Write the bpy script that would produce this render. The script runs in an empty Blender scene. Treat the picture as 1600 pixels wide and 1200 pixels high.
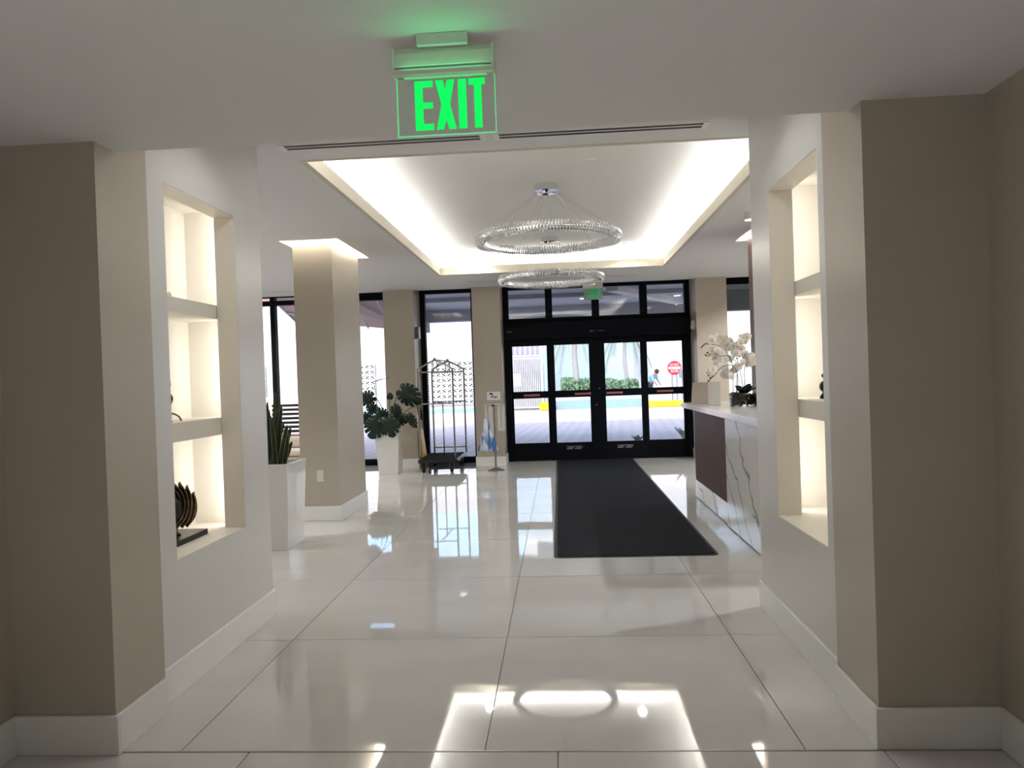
import bpy, bmesh, math, random
from mathutils import Vector, Matrix, Euler, noise as mnoise

random.seed(7)
SC = bpy.context.scene
COL = SC.collection
PI = math.pi

# ------------------------------------------------------------------ camera
FPX, YAW, PITCH, ROLL, HCAM = 1160.0, 0.0635, -0.0090, 0.0344, 1.40
fw = Vector((-math.sin(YAW) * math.cos(PITCH), math.cos(YAW) * math.cos(PITCH), math.sin(PITCH)))
r0 = Vector((math.cos(YAW), math.sin(YAW), 0)); u0 = r0.cross(fw)
rt = math.cos(ROLL) * r0 - math.sin(ROLL) * u0
up = math.sin(ROLL) * r0 + math.cos(ROLL) * u0
cam_d = bpy.data.cameras.new('camera'); cam = bpy.data.objects.new('camera', cam_d); COL.objects.link(cam)
cam_d.sensor_fit = 'HORIZONTAL'; cam_d.sensor_width = 36.0; cam_d.lens = 36.0 * FPX / 1600.0
cam_d.clip_start = 0.05; cam_d.clip_end = 500
M = Matrix((rt, up, -fw)).transposed().to_4x4(); M.translation = Vector((0, 0, HCAM))
cam.matrix_world = M
SC.camera = cam

def at(px, py, Y):
    """photo measurement -> point standing at depth Y"""
    d = rt * ((px - 800) / FPX) - up * ((py - 600) / FPX) + fw
    return Vector((0, 0, HCAM)) + d * (Y / d.y)

# ------------------------------------------------------------------ world, sun, exposure
SC.view_settings.view_transform = 'Standard'
SC.view_settings.look = 'None'
SC.view_settings.exposure = 1.45
SC.view_settings.gamma = 1.0
SC.view_settings.use_curve_mapping = False
W = bpy.data.worlds.new('world'); SC.world = W; W.use_nodes = True
wn = W.node_tree.nodes; wl = W.node_tree.links
bg = wn['Background']; sky = wn.new('ShaderNodeTexSky')
sky.sky_type = 'NISHITA'; sky.sun_disc = False; sky.sun_elevation = math.radians(48); sky.sun_rotation = math.radians(200)
sky.air_density = 1.0; sky.dust_density = 1.7; sky.ozone_density = 1.0
wl.new(sky.outputs[0], bg.inputs[0]); bg.inputs[1].default_value = SKY_STRENGTH = 0.215
sun_d = bpy.data.lights.new('sun', 'SUN'); sun_d.energy = 0.6; sun_d.angle = 0.012; sun_d.color = (1.0, .95, .86)
sun = bpy.data.objects.new('sun', sun_d); COL.objects.link(sun)
sun.rotation_euler = Vector((0.35, 0.75, -0.95)).to_track_quat('-Z', 'Y').to_euler()

def area(name, loc, length, energy, direction, color=(1, .95, .87), width=.06, along='X'):
    """rectangular lamp: length runs along a world axis, light leaves towards direction"""
    l = bpy.data.lights.new(name, 'AREA'); l.energy = energy; l.color = color
    l.shape = 'RECTANGLE'; l.size = length; l.size_y = width
    o = bpy.data.objects.new(name, l); COL.objects.link(o)
    z = -Vector(direction).normalized(); x = Vector({'X': (1, 0, 0), 'Y': (0, 1, 0), 'Z': (0, 0, 1)}[along]); x = (x - z * x.dot(z)).normalized(); y = z.cross(x)
    m = Matrix((x, y, z)).transposed().to_4x4(); m.translation = Vector(loc); o.matrix_world = m
    return o

HALL_FILL = 60.0
LOBBY_FILL = 88.0
# ------------------------------------------------------------------ helpers: meshes
ORG = {}
class MB:
    def __init__(s): s.v = []; s.f = []
    def add(s, vs, fs):
        b = len(s.v); s.v += [Vector(p) for p in vs]; s.f += [tuple(i + b for i in f) for f in fs]; return s
    def box(s, x0, x1, y0, y1, z0, z1):
        if x0 > x1: x0, x1 = x1, x0
        if y0 > y1: y0, y1 = y1, y0
        if z0 > z1: z0, z1 = z1, z0
        return s.add([(x0,y0,z0),(x1,y0,z0),(x1,y1,z0),(x0,y1,z0),(x0,y0,z1),(x1,y0,z1),(x1,y1,z1),(x0,y1,z1)],
              [(0,3,2,1),(4,5,6,7),(0,1,5,4),(1,2,6,5),(2,3,7,6),(3,0,4,7)])
    def frustum(s, cx, cy, z0, z1, ax0, ay0, ax1, ay1):
        v = []
        for z, ax, ay in ((z0, ax0, ay0), (z1, ax1, ay1)):
            v += [(cx-ax,cy-ay,z),(cx+ax,cy-ay,z),(cx+ax,cy+ay,z),(cx-ax,cy+ay,z)]
        return s.add(v, [(0,3,2,1),(4,5,6,7),(0,1,5,4),(1,2,6,5),(2,3,7,6),(3,0,4,7)])
    def tube(s, pts, r, n=8, caps=True):
        pts = [Vector(p) for p in pts]; N = len(pts)
        rs = r if isinstance(r, (list, tuple)) else [r] * N
        b = len(s.v); ref = None
        for i, p in enumerate(pts):
            t = (pts[min(i+1, N-1)] - pts[max(i-1, 0)]).normalized()
            if ref is None: ref = Vector((0,0,1)) if abs(t.z) < .9 else Vector((1,0,0))
            a = (ref - t * ref.dot(t)).normalized(); ref = a; c = t.cross(a)
            for k in range(n):
                q = 2 * PI * k / n
                s.v.append(p + (a * math.cos(q) + c * math.sin(q)) * rs[i])
        for i in range(N - 1):
            for k in range(n):
                k2 = (k + 1) % n
                s.f.append((b+i*n+k, b+i*n+k2, b+(i+1)*n+k2, b+(i+1)*n+k))
        if caps:
            s.f.append(tuple(b + k for k in reversed(range(n)))); s.f.append(tuple(b + (N-1)*n + k for k in range(n)))
        return s
    def lathe(s, prof, c=(0,0,0), n=24, fn=None):
        b = len(s.v); c = Vector(c)
        for r, z in prof:
            for k in range(n):
                a = 2 * PI * k / n; rr = r if fn is None else fn(r, z, a)
                s.v.append(c + Vector((rr * math.cos(a), rr * math.sin(a), z)))
        for i in range(len(prof) - 1):
            for k in range(n):
                k2 = (k + 1) % n
                s.f.append((b+i*n+k, b+i*n+k2, b+(i+1)*n+k2, b+(i+1)*n+k))
        s.f.append(tuple(b + k for k in reversed(range(n)))); s.f.append(tuple(b + (len(prof)-1)*n + k for k in range(n)))
        return s
    def torus(s, c, R, r, n=64, m=8, sz=1.0):
        b = len(s.v); c = Vector(c)
        for i in range(n):
            a = 2*PI*i/n
            for j in range(m):
                q = 2*PI*j/m
                s.v.append(c + Vector(((R + r*math.cos(q))*math.cos(a), (R + r*math.cos(q))*math.sin(a), r*sz*math.sin(q))))
        for i in range(n):
            for j in range(m):
                i2 = (i+1) % n; j2 = (j+1) % m
                s.f.append((b+i*m+j, b+i2*m+j, b+i2*m+j2, b+i*m+j2))
        return s
    def prism(s, poly, y0, y1):
        """poly = (x, z) outline, extruded along Y"""
        n = len(poly)
        v = [(x, y0, z) for x, z in poly] + [(x, y1, z) for x, z in poly]
        return s.add(v, [tuple(range(n)), tuple(reversed(range(n, 2*n)))] + [(i, n+i, n+(i+1) % n, (i+1) % n) for i in range(n)])
    def sphere(s, c, r, n=12, m=8, sc=(1,1,1)):
        prof = [(max(1e-4, r*math.sin(PI*i/m)), -r*math.cos(PI*i/m)) for i in range(m+1)]
        t = MB(); t.lathe(prof, n=n); c = Vector(c)
        return s.add([c + Vector((p.x*sc[0], p.y*sc[1], p.z*sc[2])) for p in t.v], t.f)
    def xf(s, mtx): s.v = [mtx @ p for p in s.v]; return s
    def build(s, name, mat, parent=None, smooth=False, bevel=0, loc=None):
        if parent is not None: org = ORG[parent]
        elif loc is not None: org = Vector(loc)
        else:
            xs = [p.x for p in s.v]; ys = [p.y for p in s.v]; zs = [p.z for p in s.v]
            org = Vector(((min(xs)+max(xs))/2, (min(ys)+max(ys))/2, min(zs)))
        me = bpy.data.meshes.new(name)
        me.from_pydata([p - org for p in s.v], [], s.f)
        me.validate()
        bm = bmesh.new(); bm.from_mesh(me); bmesh.ops.recalc_face_normals(bm, faces=bm.faces); bm.to_mesh(me); bm.free()
        if smooth:
            for p in me.polygons: p.use_smooth = True
        o = bpy.data.objects.new(name, me); COL.objects.link(o)
        me.materials.append(mat)
        if parent is not None: o.parent = parent
        else: o.location = org
        if bevel:
            m = o.modifiers.new('bevel', 'BEVEL'); m.width = bevel; m.segments = 2; m.limit_method = 'ANGLE'; m.angle_limit = math.radians(40)
        ORG[o] = org
        return o

def thing(name, label, cat, loc=(0,0,0), group=None):
    o = bpy.data.objects.new(name, None); COL.objects.link(o); o.location = loc; o.empty_display_size = .1
    o['label'] = label; o['category'] = cat
    if group: o['group'] = group
    ORG[o] = Vector(loc)
    return o
def tag(o, label, cat, group=None):
    o['label'] = label; o['category'] = cat
    if group: o['group'] = group
    return o
def struct(o, label=None, cat=None):
    o['kind'] = 'structure'
    if label: o['label'] = label
    if cat: o['category'] = cat
    return o
def copy_tree(o, parent=None, loc=None):
    c = o.copy(); COL.objects.link(c); c.parent = parent
    if loc is not None: c.location = loc
    ORG[c] = Vector(c.location) if parent is None else ORG[parent]
    for ch in [x for x in ALLCH.get(o, o.children)]: copy_tree(ch, c)
    return c
ALLCH = {}

def mesh_from_curve(cu):
    o = bpy.data.objects.new('tmp', cu); COL.objects.link(o)
    dg = bpy.context.evaluated_depsgraph_get()
    me = bpy.data.meshes.new_from_object(o.evaluated_get(dg))
    bpy.data.objects.remove(o); return me
def text_obj(name, body, height, width, c, mat, parent, depth=.001, rz=0.0):
    """flat lettering in the XZ plane facing -Y, fitted to width x height around c"""
    cu = bpy.data.curves.new(name, 'FONT'); cu.body = body; cu.extrude = .001; cu.resolution_u = 2
    me = mesh_from_curve(cu)
    xs = [v.co.x for v in me.vertices]; ys = [v.co.y for v in me.vertices]
    x0, x1, y0, y1 = min(xs), max(xs), min(ys), max(ys)
    c = Vector(c); org = ORG[parent]
    for v in me.vertices:
        x = ((v.co.x - x0) / (x1 - x0) - .5) * width; z = ((v.co.y - y0) / (y1 - y0) - .5) * height
        p = Vector((x * math.cos(rz), x * math.sin(rz) - v.co.z * depth / .001, z))
        v.co = c + p - org
    me.materials.clear(); me.materials.append(mat)
    o = bpy.data.objects.new(name, me); COL.objects.link(o); o.parent = parent; ORG[o] = org
    return o

# ------------------------------------------------------------------ helpers: materials
def mat(name, col, rough=.5, metal=0.0, noise=None, bump=None, ior=1.45, emit=None, coat=0.0, trans=0.0, alpha=1.0, col2=None, stretch=None, sheen=0):
    m = bpy.data.materials.new(name); m.use_nodes = True
    n = m.node_tree.nodes; l = m.node_tree.links; b = n['Principled BSDF']
    b.inputs['Base Color'].default_value = (*col, 1); b.inputs['Roughness'].default_value = rough
    b.inputs['Metallic'].default_value = metal; b.inputs['IOR'].default_value = ior
    b.inputs['Coat Weight'].default_value = coat; b.inputs['Coat Roughness'].default_value = .04
    b.inputs['Transmission Weight'].default_value = trans; b.inputs['Alpha'].default_value = alpha
    b.inputs['Sheen Weight'].default_value = sheen
    if emit: b.inputs['Emission Color'].default_value = (*emit[0], 1); b.inputs['Emission Strength'].default_value = emit[1]
    geo = None
    def pos():
        nonlocal geo
        if geo is None:
            g = n.new('ShaderNodeNewGeometry'); geo = g.outputs['Position']
            if stretch:
                mp = n.new('ShaderNodeMapping'); mp.inputs['Scale'].default_value = stretch
                l.new(geo, mp.inputs[0]); geo = mp.outputs[0]
        return geo
    if noise:
        sc, amt = noise
        t = n.new('ShaderNodeTexNoise'); t.inputs['Scale'].default_value = sc; t.inputs['Detail'].default_value = 6; t.inputs['Roughness'].default_value = .6
        l.new(pos(), t.inputs['Vector'])
        r = n.new('ShaderNodeValToRGB')
        c2 = col2 or tuple(min(1, c * (1 + amt)) for c in col)
        c1 = col if col2 else tuple(c * (1 - amt) for c in col)
        r.color_ramp.elements[0].position = .3; r.color_ramp.elements[1].position = .7
        r.color_ramp.elements[0].color = (*c1, 1); r.color_ramp.elements[1].color = (*c2, 1)
        l.new(t.outputs[0], r.inputs[0]); l.new(r.outputs[0], b.inputs['Base Color'])
    if bump:
        t = n.new('ShaderNodeTexNoise'); t.inputs['Scale'].default_value = bump[0]; t.inputs['Detail'].default_value = 3
        l.new(pos(), t.inputs['Vector'])
        bp = n.new('ShaderNodeBump'); bp.inputs['Strength'].default_value = bump[1]; bp.inputs['Distance'].default_value = bump[2] if len(bump) > 2 else .01
        l.new(t.outputs[0], bp.inputs['Height']); l.new(bp.outputs[0], b.inputs['Normal'])
    return m

def glass_mat(name, tint=(.96, .98, 1.0), refl=1.45):
    m = bpy.data.materials.new(name); m.use_nodes = True
    n = m.node_tree.nodes; l = m.node_tree.links; n.clear()
    out = n.new('ShaderNodeOutputMaterial'); mx = n.new('ShaderNodeMixShader'); fr = n.new('ShaderNodeFresnel'); fr.inputs[0].default_value = refl
    tr = n.new('ShaderNodeBsdfTransparent'); tr.inputs[0].default_value = (*tint, 1)
    gl = n.new('ShaderNodeBsdfGlossy'); gl.inputs['Roughness'].default_value = .0
    l.new(fr.outputs[0], mx.inputs[0]); l.new(tr.outputs[0], mx.inputs[1]); l.new(gl.outputs[0], mx.inputs[2]); l.new(mx.outputs[0], out.inputs[0])
    return m

def marble_mat():
    m = mat('marble', (.88, .87, .86), .12, ior=1.5)
    n = m.node_tree.nodes; l = m.node_tree.links; b = n['Principled BSDF']
    g = n.new('ShaderNodeNewGeometry'); mp = n.new('ShaderNodeMapping')
    mp.inputs['Rotation'].default_value = (math.radians(-55), 0, 0); mp.inputs['Scale'].default_value = (1, .8, 1.0); mp.inputs['Location'].default_value = (0, .4, .35); l.new(g.outputs['Position'], mp.inputs[0])
    t = n.new('ShaderNodeTexWave'); t.wave_type = 'BANDS'; t.bands_direction = 'Z'; t.inputs['Scale'].default_value = .95; t.inputs['Distortion'].default_value = 11.0; t.inputs['Detail'].default_value = 5; t.inputs['Detail Scale'].default_value = .9; t.inputs['Detail Roughness'].default_value = .55
    l.new(mp.outputs[0], t.inputs['Vector'])
    r = n.new('ShaderNodeValToRGB'); e = r.color_ramp.elements
    e[0].position = .955; e[0].color = (.88, .87, .86, 1); e[1].position = .998; e[1].color = (.36, .35, .34, 1)
    k = r.color_ramp.elements.new(.985); k.color = (.70, .69, .68, 1)
    l.new(t.outputs[0], r.inputs[0]); l.new(r.outputs[0], b.inputs['Base Color'])
    return m

def paver_mat():
    m = mat('pavers', (.6, .5, .5), .8)
    n = m.node_tree.nodes; l = m.node_tree.links; b = n['Principled BSDF']
    g = n.new('ShaderNodeNewGeometry'); mp = n.new('ShaderNodeMapping'); mp.inputs['Rotation'].default_value = (0, 0, math.radians(38))
    l.new(g.outputs['Position'], mp.inputs[0])
    t = n.new('ShaderNodeTexBrick'); t.inputs['Scale'].default_value = 1.0; t.inputs['Brick Width'].default_value = .34; t.inputs['Row Height'].default_value = .26
    t.inputs['Mortar Size'].default_value = .02; t.inputs['Color1'].default_value = (.86, .66, .56, 1); t.inputs['Color2'].default_value = (.76, .61, .53, 1); t.inputs['Mortar'].default_value = (.50, .42, .40, 1)
    l.new(mp.outputs[0], t.inputs['Vector']); l.new(t.outputs[0], b.inputs['Base Color'])
    return m

def flute_mat():
    return mat('walnut_slats', (.14, .085, .075), .45, noise=(14, .35), stretch=(6, 6, .6))

def floor_mat(name, c1, c2):
    m = mat(name, c1, .03, noise=(1.4, 0), col2=c2, ior=1.95, stretch=(.7, 1.5, 1))
    n = m.node_tree.nodes; l = m.node_tree.links; b = n['Principled BSDF']
    g = n.new('ShaderNodeNewGeometry'); t = n.new('ShaderNodeTexNoise'); t.inputs['Scale'].default_value = 2.2; t.inputs['Detail'].default_value = 1
    l.new(g.outputs['Position'], t.inputs['Vector'])
    bp = n.new('ShaderNodeBump'); bp.inputs['Strength'].default_value = .12; bp.inputs['Distance'].default_value = .004
    l.new(t.outputs[0], bp.inputs['Height']); l.new(bp.outputs[0], b.inputs['Normal'])
    return m

MT = {
 'taupe': mat('taupe_paint', (.475, .42, .345), .34, ior=1.65, bump=(90, .04), noise=(3, .02)),
 'greige': mat('greige_satin_paint', (.70, .69, .665), .30, ior=1.75, bump=(40, .03), noise=(2, .02)),
 'ceil': mat('ceiling_paint', (.70, .695, .685), .7, bump=(60, .03)),
 'ceil_in': mat('cove_paint', (.80, .79, .76), .7),
 'cream': mat('niche_cream_paint', (.80, .76, .68), .45),
 'base': mat('white_baseboard_gloss', (.86, .86, .84), .28),
 'tile': floor_mat('polished_porcelain', (.585, .575, .55), (.645, .635, .61)),
 'tile2': floor_mat('polished_porcelain_hall', (.57, .555, .535), (.63, .615, .595)),
 'grout': mat('grout', (.28, .26, .24), .8),
 'steel': mat('brushed_steel', (.36, .35, .34), .28, 1.0),
 'chrome': mat('chrome', (.82, .82, .83), .06, 1.0),
 'frame': mat('black_aluminium', (.006, .0065, .009), .5, ior=1.2),
 'frame2': mat('black_aluminium_door', (.005, .006, .010), .5, ior=1.18),
 'glass': glass_mat('clear_glass'),
 'white': mat('white_plastic', (.72, .72, .70), .4),
 'pot': mat('white_gloss_planter', (.78, .77, .74), .12, coat=.5),
 'soil': mat('soil', (.03, .022, .015), .9, bump=(60, .8)),
 'leaf': mat('monstera_leaf', (.009, .030, .016), .45, noise=(9, .35)),
 'leaf_y': mat('leaf_margin', (.22, .23, .08), .4),
 'leaf_s': mat('snake_leaf', (.014, .032, .015), .35, noise=(14, .6), stretch=(1, 1, 4)),
 'stem': mat('green_stem', (.05, .08, .03), .5),
 'mat': mat('charcoal_carpet', (.019, .020, .024), .95, noise=(220, .6), bump=(300, .5, .003), ior=1.15),
 'rubber': mat('black_rubber', (.012, .012, .013), .6),
 'marble': marble_mat(), 'quartz': mat('white_quartz', (.82, .81, .79), .1, noise=(4, .03)),
 'walnut': flute_mat(),
 'black': mat('black_plastic', (.012, .012, .013), .35),
 'crystal': mat('crystal', (.74, .75, .77), .08, 0.5, ior=1.7),
 'led': mat('led_lens', (1, 1, 1), .5, emit=((1, .93, .82), 6.0)),
 'led_out': mat('outdoor_led_lens', (1, 1, 1), .5, emit=((1, .95, .88), .7)),
 'exit_green': mat('exit_letter_green', (0.0, .55, .16), .4, emit=((0.0, 1.0, .10), .33)),
 'exit_edge': mat('lit_acrylic_edge', (.3, .8, .45), .3, emit=((.1, .9, .3), .17)),
 'exit_green2': mat('exit_letter_green_dim', (0.0, .30, .12), .4, emit=((0.0, 1.0, .25), .05)), 'exit_plate': mat('grey_exit_plate', (.34, .37, .35), .4), 'fascia': mat('cove_fascia_cream', (.60, .55, .45), .6),
 'acrylic': glass_mat('clear_acrylic', (.93, .97, .94), 1.35),
 'acrylic_w': mat('frosted_acrylic', (.80, .80, .80), .25, alpha=.45),
 'bronze': mat('aged_bronze', (.16, .12, .075), .32, .9, noise=(25, .5)),
 'darkmetal': mat('dark_metal', (.02, .02, .024), .35, .6),
 'petal': mat('white_petal', (.84, .80, .76), .55),
 'petal_c': mat('orchid_lip', (.75, .62, .30), .5),
 'bark': mat('bark_chips', (.16, .09, .05), .8, noise=(60, .6), bump=(80, .9)),
 'yellow': mat('yellow_plastic', (.72, .40, .03), .4),
 'ivory': mat('ivory_plastic', (.74, .72, .66), .4),
 'grey': mat('grey_fabric_shade', (.12, .14, .16), .8),
 'wood': mat('oak', (.36, .23, .12), .5, noise=(6, .3), stretch=(1, 8, 8)),
 'cushion': mat('cushion', (.6, .54, .46), .9),
 'red': mat('red_sticker', (.42, .05, .06), .5), 'sticker_w': mat('sticker_white', (.75, .72, .72), .5),
 'silver': mat('silver_sticker', (.35, .36, .38), .5),
 # outside
 'paver': paver_mat(),
 'ext_white': mat('white_stucco', (.70, .69, .67), .85, noise=(3, .03)),
 'ext_blue': mat('pale_blue_stucco', (.55, .66, .72), .85, noise=(2, .04)),
 'ext_bluedk': mat('blue_kerb_and_band', (.30, .44, .54), .8),
 'ext_pink': mat('blush_stucco', (.70, .60, .55), .85),
 'ext_grey': mat('canopy_soffit_paint', (.40, .42, .47), .7),
 'ext_dk': mat('dark_soffit', (.16, .16, .19), .7),
 'awning': mat('mauve_awning', (.34, .24, .23), .8),
 'kerb_y': mat('yellow_kerb_paint', (.80, .52, .03), .7),
 'palm_t': mat('palm_bark', (.46, .42, .40), .9, noise=(6, .3), stretch=(1, 1, 8)),
 'frond': mat('palm_frond', (.36, .42, .33), .6),
 'hedge': mat('hedge_leaf', (.27, .40, .24), .6, noise=(5, .5)),
 'sign_red': mat('sign_red', (.62, .03, .05), .5), 'sign_w': mat('sign_white', (.8, .8, .8), .5),
 'post': mat('galvanised_post', (.35, .38, .38), .4, .6),
 'boxgrey': mat('grey_blue_box', (.20, .24, .30), .5),
 'skin': mat('skin', (.45, .27, .19), .55), 'hair': mat('dark_hair', (.03, .025, .025), .6),
 'shirt': mat('blue_print_shirt', (.02, .35, .55), .8, noise=(9, 0), col2=(.5, .75, .85)), 'trousers': mat('dark_trousers', (.05, .06, .09), .9),
 'pane_dk': mat('dark_window_pane', (.08, .11, .14), .1),
 'terracotta': mat('terracotta', (.50, .24, .18), .8),
}
def bag_mat():
    m = mat('blue_white_bag', (.7, .75, .8), .45)
    n = m.node_tree.nodes; l = m.node_tree.links; b = n['Principled BSDF']
    g = n.new('ShaderNodeTexCoord'); mp = n.new('ShaderNodeMapping'); mp.inputs['Scale'].default_value = (14, 14, 3.2); l.new(g.outputs['Object'], mp.inputs[0])
    t = n.new('ShaderNodeTexNoise'); t.inputs['Scale'].default_value = 1.0; t.inputs['Detail'].default_value = 2; l.new(mp.outputs[0], t.inputs['Vector'])
    r = n.new('ShaderNodeValToRGB'); e = r.color_ramp.elements; e[0].position = .44; e[0].color = (.05, .16, .42, 1); e[1].position = .56; e[1].color = (.74, .79, .84, 1)
    l.new(t.outputs[0], r.inputs[0]); l.new(r.outputs[0], b.inputs['Base Color'])
    return m
MT['bag'] = bag_mat()
MT['bag_clear'] = mat('clear_bag', (.82, .84, .85), .2, alpha=.5)

# ================================================================== THE ROOM
ZL, ZS, ZU = 2.85, 2.36, 3.10          # lobby ceiling, hall soffit, cove top
YS = 12.35                              # storefront plane
XW0, XW1, YB = -7.5, 4.6, -6.0          # lobby side walls, back of the hall
bx = lambda *a: MB().box(*a)

# floor: slab with separate polished tiles
floor = struct(bx(XW0 - .2, XW1 + .2, YB, YS + .15, -.12, -.006).build('floor', MT['grout'], loc=(0, 0, 0)))
TX, TY, G = 1.18, 1.21, .0022
tile_me = None
def place_tiles(m, y0, ny, x_off, ylo=None):
    me = None
    x = x_off - 6 * TX
    out = []
    while x < XW1:
        for j in range(ny):
            ya = y0 + j * TY
            if me is None:
                o = MB().box(0 + G, TX - G, 0 + G, TY - G, -.006, 0).build('tile', m, floor); me = o.data
            else:
                o = bpy.data.objects.new('tile', me); COL.objects.link(o); o.parent = floor
            o.location = (x, ya, 0); out.append(o)
        x += TX
    return out
place_tiles(MT['tile'], 2.765, 8, -.325)
place_tiles(MT['tile2'], 2.765 - .008 - 3 * TY, 3, -.05)
struct(bx(-1.76, 1.14, 2.757, 2.765, -.006, .0015).build('trim_1', MT['steel']))

# hall soffit, lobby ceiling with cove opening and column slots
struct(bx(-2.7, 2.1, YB, 2.89, ZS, ZL + .05).build('ceiling_hall', MT['ceil']))
CX0, CX1, CY0, CY1 = -1.60, 1.47, 4.76, 10.22
SLL = (-2.77, -2.17, 7.33, 8.56); SLR = (2.04, 2.66, 7.33, 8.56)
holes = [(CX0, CX1, CY0, CY1), SLL, SLR]
xs = sorted({XW0, XW1} | {h[0] for h in holes} | {h[1] for h in holes}); ys = sorted({2.89, 11.9} | {h[2] for h in holes} | {h[3] for h in holes})
cm = MB()
for i in range(len(xs) - 1):
    for j in range(len(ys) - 1):
        mx, my = (xs[i] + xs[i+1]) / 2, (ys[j] + ys[j+1]) / 2
        if not any(h[0] < mx < h[1] and h[2] < my < h[3] for h in holes):
            cm.box(xs[i], xs[i+1], ys[j], ys[j+1], ZL, ZL + .025)
cm.box(XW0, XW1, 11.9, YS + .1, 2.93, 2.96); cm.box(XW0, XW1, 11.88, 11.9, ZL, 2.96)
ceiling = struct(cm.build('ceiling', MT['ceil'], loc=(0, 0, 0)))
# roof deck over everything
struct(bx(XW0 - .3, XW1 + .3, YB - .2, YS + .12, 3.3, 3.5).build('ceiling_deck', MT['ceil']))
OV = .34
cv = MB()
cv.box(CX0 - OV, CX1 + OV, CY0 - OV, CY1 + OV, ZU, ZU + .03)
cv.box(CX0 - OV - .02, CX0 - OV, CY0 - OV, CY1 + OV, ZL + .025, ZU + .03); cv.box(CX1 + OV, CX1 + OV + .02, CY0 - OV, CY1 + OV, ZL + .025, ZU + .03)
cv.box(CX0 - OV, CX1 + OV, CY0 - OV - .02, CY0 - OV, ZL + .025, ZU + .03); cv.box(CX0 - OV, CX1 + OV, CY1 + OV, CY1 + OV + .02, ZL + .025, ZU + .03)
struct(cv.build('ceiling_cove', MT['ceil_in'], loc=(0, 0, 0)))
# fascia lip of the cove
fz = 2.955; tf = .035
fi = .006
fa = MB().box(CX0 - tf, CX0 + fi, CY0 - tf, CY1 + tf, ZL - .001, fz).box(CX1 - fi, CX1 + tf, CY0 - tf, CY1 + tf, ZL - .001, fz)
fa.box(CX0 + fi, CX1 - fi, CY0 - tf, CY0 + fi, ZL - .001, fz).box(CX0 + fi, CX1 - fi, CY1 - fi, CY1 + tf, ZL - .001, fz)
struct(fa.build('trim_2', MT['fascia'], loc=(0, 0, 0)))
# LED lamps lying in the cove trough
CE = 4.2
zc = ZL + .045
cl = (1, 1, .985)
xm, ym = (CX0 + CX1) / 2, (CY0 + CY1) / 2
area('cove_led_left', (CX0 - .28, ym, zc), CY1 - CY0, CE * 5.4, (.85, 0, .6), cl, .05, 'Y')
area('cove_led_right', (CX1 + .28, ym, zc), CY1 - CY0, CE * 5.4, (-.85, 0, .6), cl, .05, 'Y')
area('cove_led_far', (xm, CY1 + .28, zc), CX1 - CX0, CE * 3.0, (0, -.85, .6), cl, .05, 'X')
area('cove_led_near', (xm, CY0 - .28, zc), CX1 - CX0, CE * 3.0, (0, .85, .6), cl, .05, 'X')
# slots round the columns
for n, s, e in (('left', SLL, 1.0), ('right', SLR, 1.0)):
    b = MB(); x0, x1, y0, y1 = s; z1 = ZL + .17
    b.box(x0 - .08, x1 + .08, y0 - .08, y1 + .08, z1, z1 + .02)
    b.box(x0 - .1, x0 - .08, y0 - .08, y1 + .08, ZL + .025, z1 + .02).box(x1 + .08, x1 + .1, y0 - .08, y1 + .08, ZL + .025, z1 + .02)
    b.box(x0 - .08, x1 + .08, y0 - .1, y0 - .08, ZL + .025, z1 + .02).box(x0 - .08, x1 + .08, y1 + .08, y1 + .1, ZL + .025, z1 + .02)
    struct(b.build('ceiling_slot_' + n, MT['ceil_in']))
    zz = ZL + .15; w = (1, .93, .82)
    for (lx, ly, L_, ax, k) in ((x0 - .04, (y0+y1)/2, y1-y0, 'Y', 2.4), (x1 + .04, (y0+y1)/2, y1-y0, 'Y', 2.4), ((x0+x1)/2, y0 - .04, x1-x0, 'X', 1.4), ((x0+x1)/2, y1 + .04, x1-x0, 'X', 1.4)):
        area('slot_led_' + n, (lx, ly, ZL + .035), L_, 1.6 * k, (0, 0, 1), w, .03, ax)

# fill lamps added behind the camera to brighten the hall, shaped as downlights
for hx, hy in ((-.9, .2), (.35, .2), (-.9, -2.4), (.35, -2.4)):
    r = thing('recessed_downlight', 'added fill downlight in the hall soffit ' + ('before the large exit sign' if hy > 0 else 'deep in the hall') + (' on the snake plant side' if hx < 0 else ' on the reception desk side'), 'ceiling light', (hx, hy, ZS), 'added hall soffit fill downlights')
    MB().lathe([(.085, 0), (.085, -.005), (.07, -.006), (.07, -.001)], (hx, hy, ZS), 24).build('trim_ring', MT['white'], r)
    MB().lathe([(.001, -.001), (.069, -.001), (.069, -.003), (.001, -.003)], (hx, hy, ZS), 24).build('lens', MT['led'], r)
    l = bpy.data.lights.new('hall_fill_lamp', 'SPOT'); l.energy = HALL_FILL; l.spot_size = 1.75; l.spot_blend = .8; l.color = (1, 1, .99); l.shadow_soft_size = .06
    o = bpy.data.objects.new('hall_fill_lamp', l); COL.objects.link(o); o.location = (hx, hy, ZS - .02)

# hall walls and blocks
struct(bx(-2.6, -2.16, YB, 2.75, 0, ZS).build('wall_hall_left', MT['taupe']))
struct(bx(1.56, 2.0, YB, 2.78, 0, ZS).build('wall_hall_right', MT['taupe']))
struct(bx(-2.16, 1.56, YB - .15, YB, 0, ZS).build('wall_hall_back', MT['taupe']))
struct(bx(-2.6, -1.75, 2.75, 3.11, 0, ZL).build('wall_block_left', MT['taupe']))
struct(bx(1.125, 2.0, 2.78, 3.18, 0, ZL).build('wall_block_right', MT['taupe']))
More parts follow.
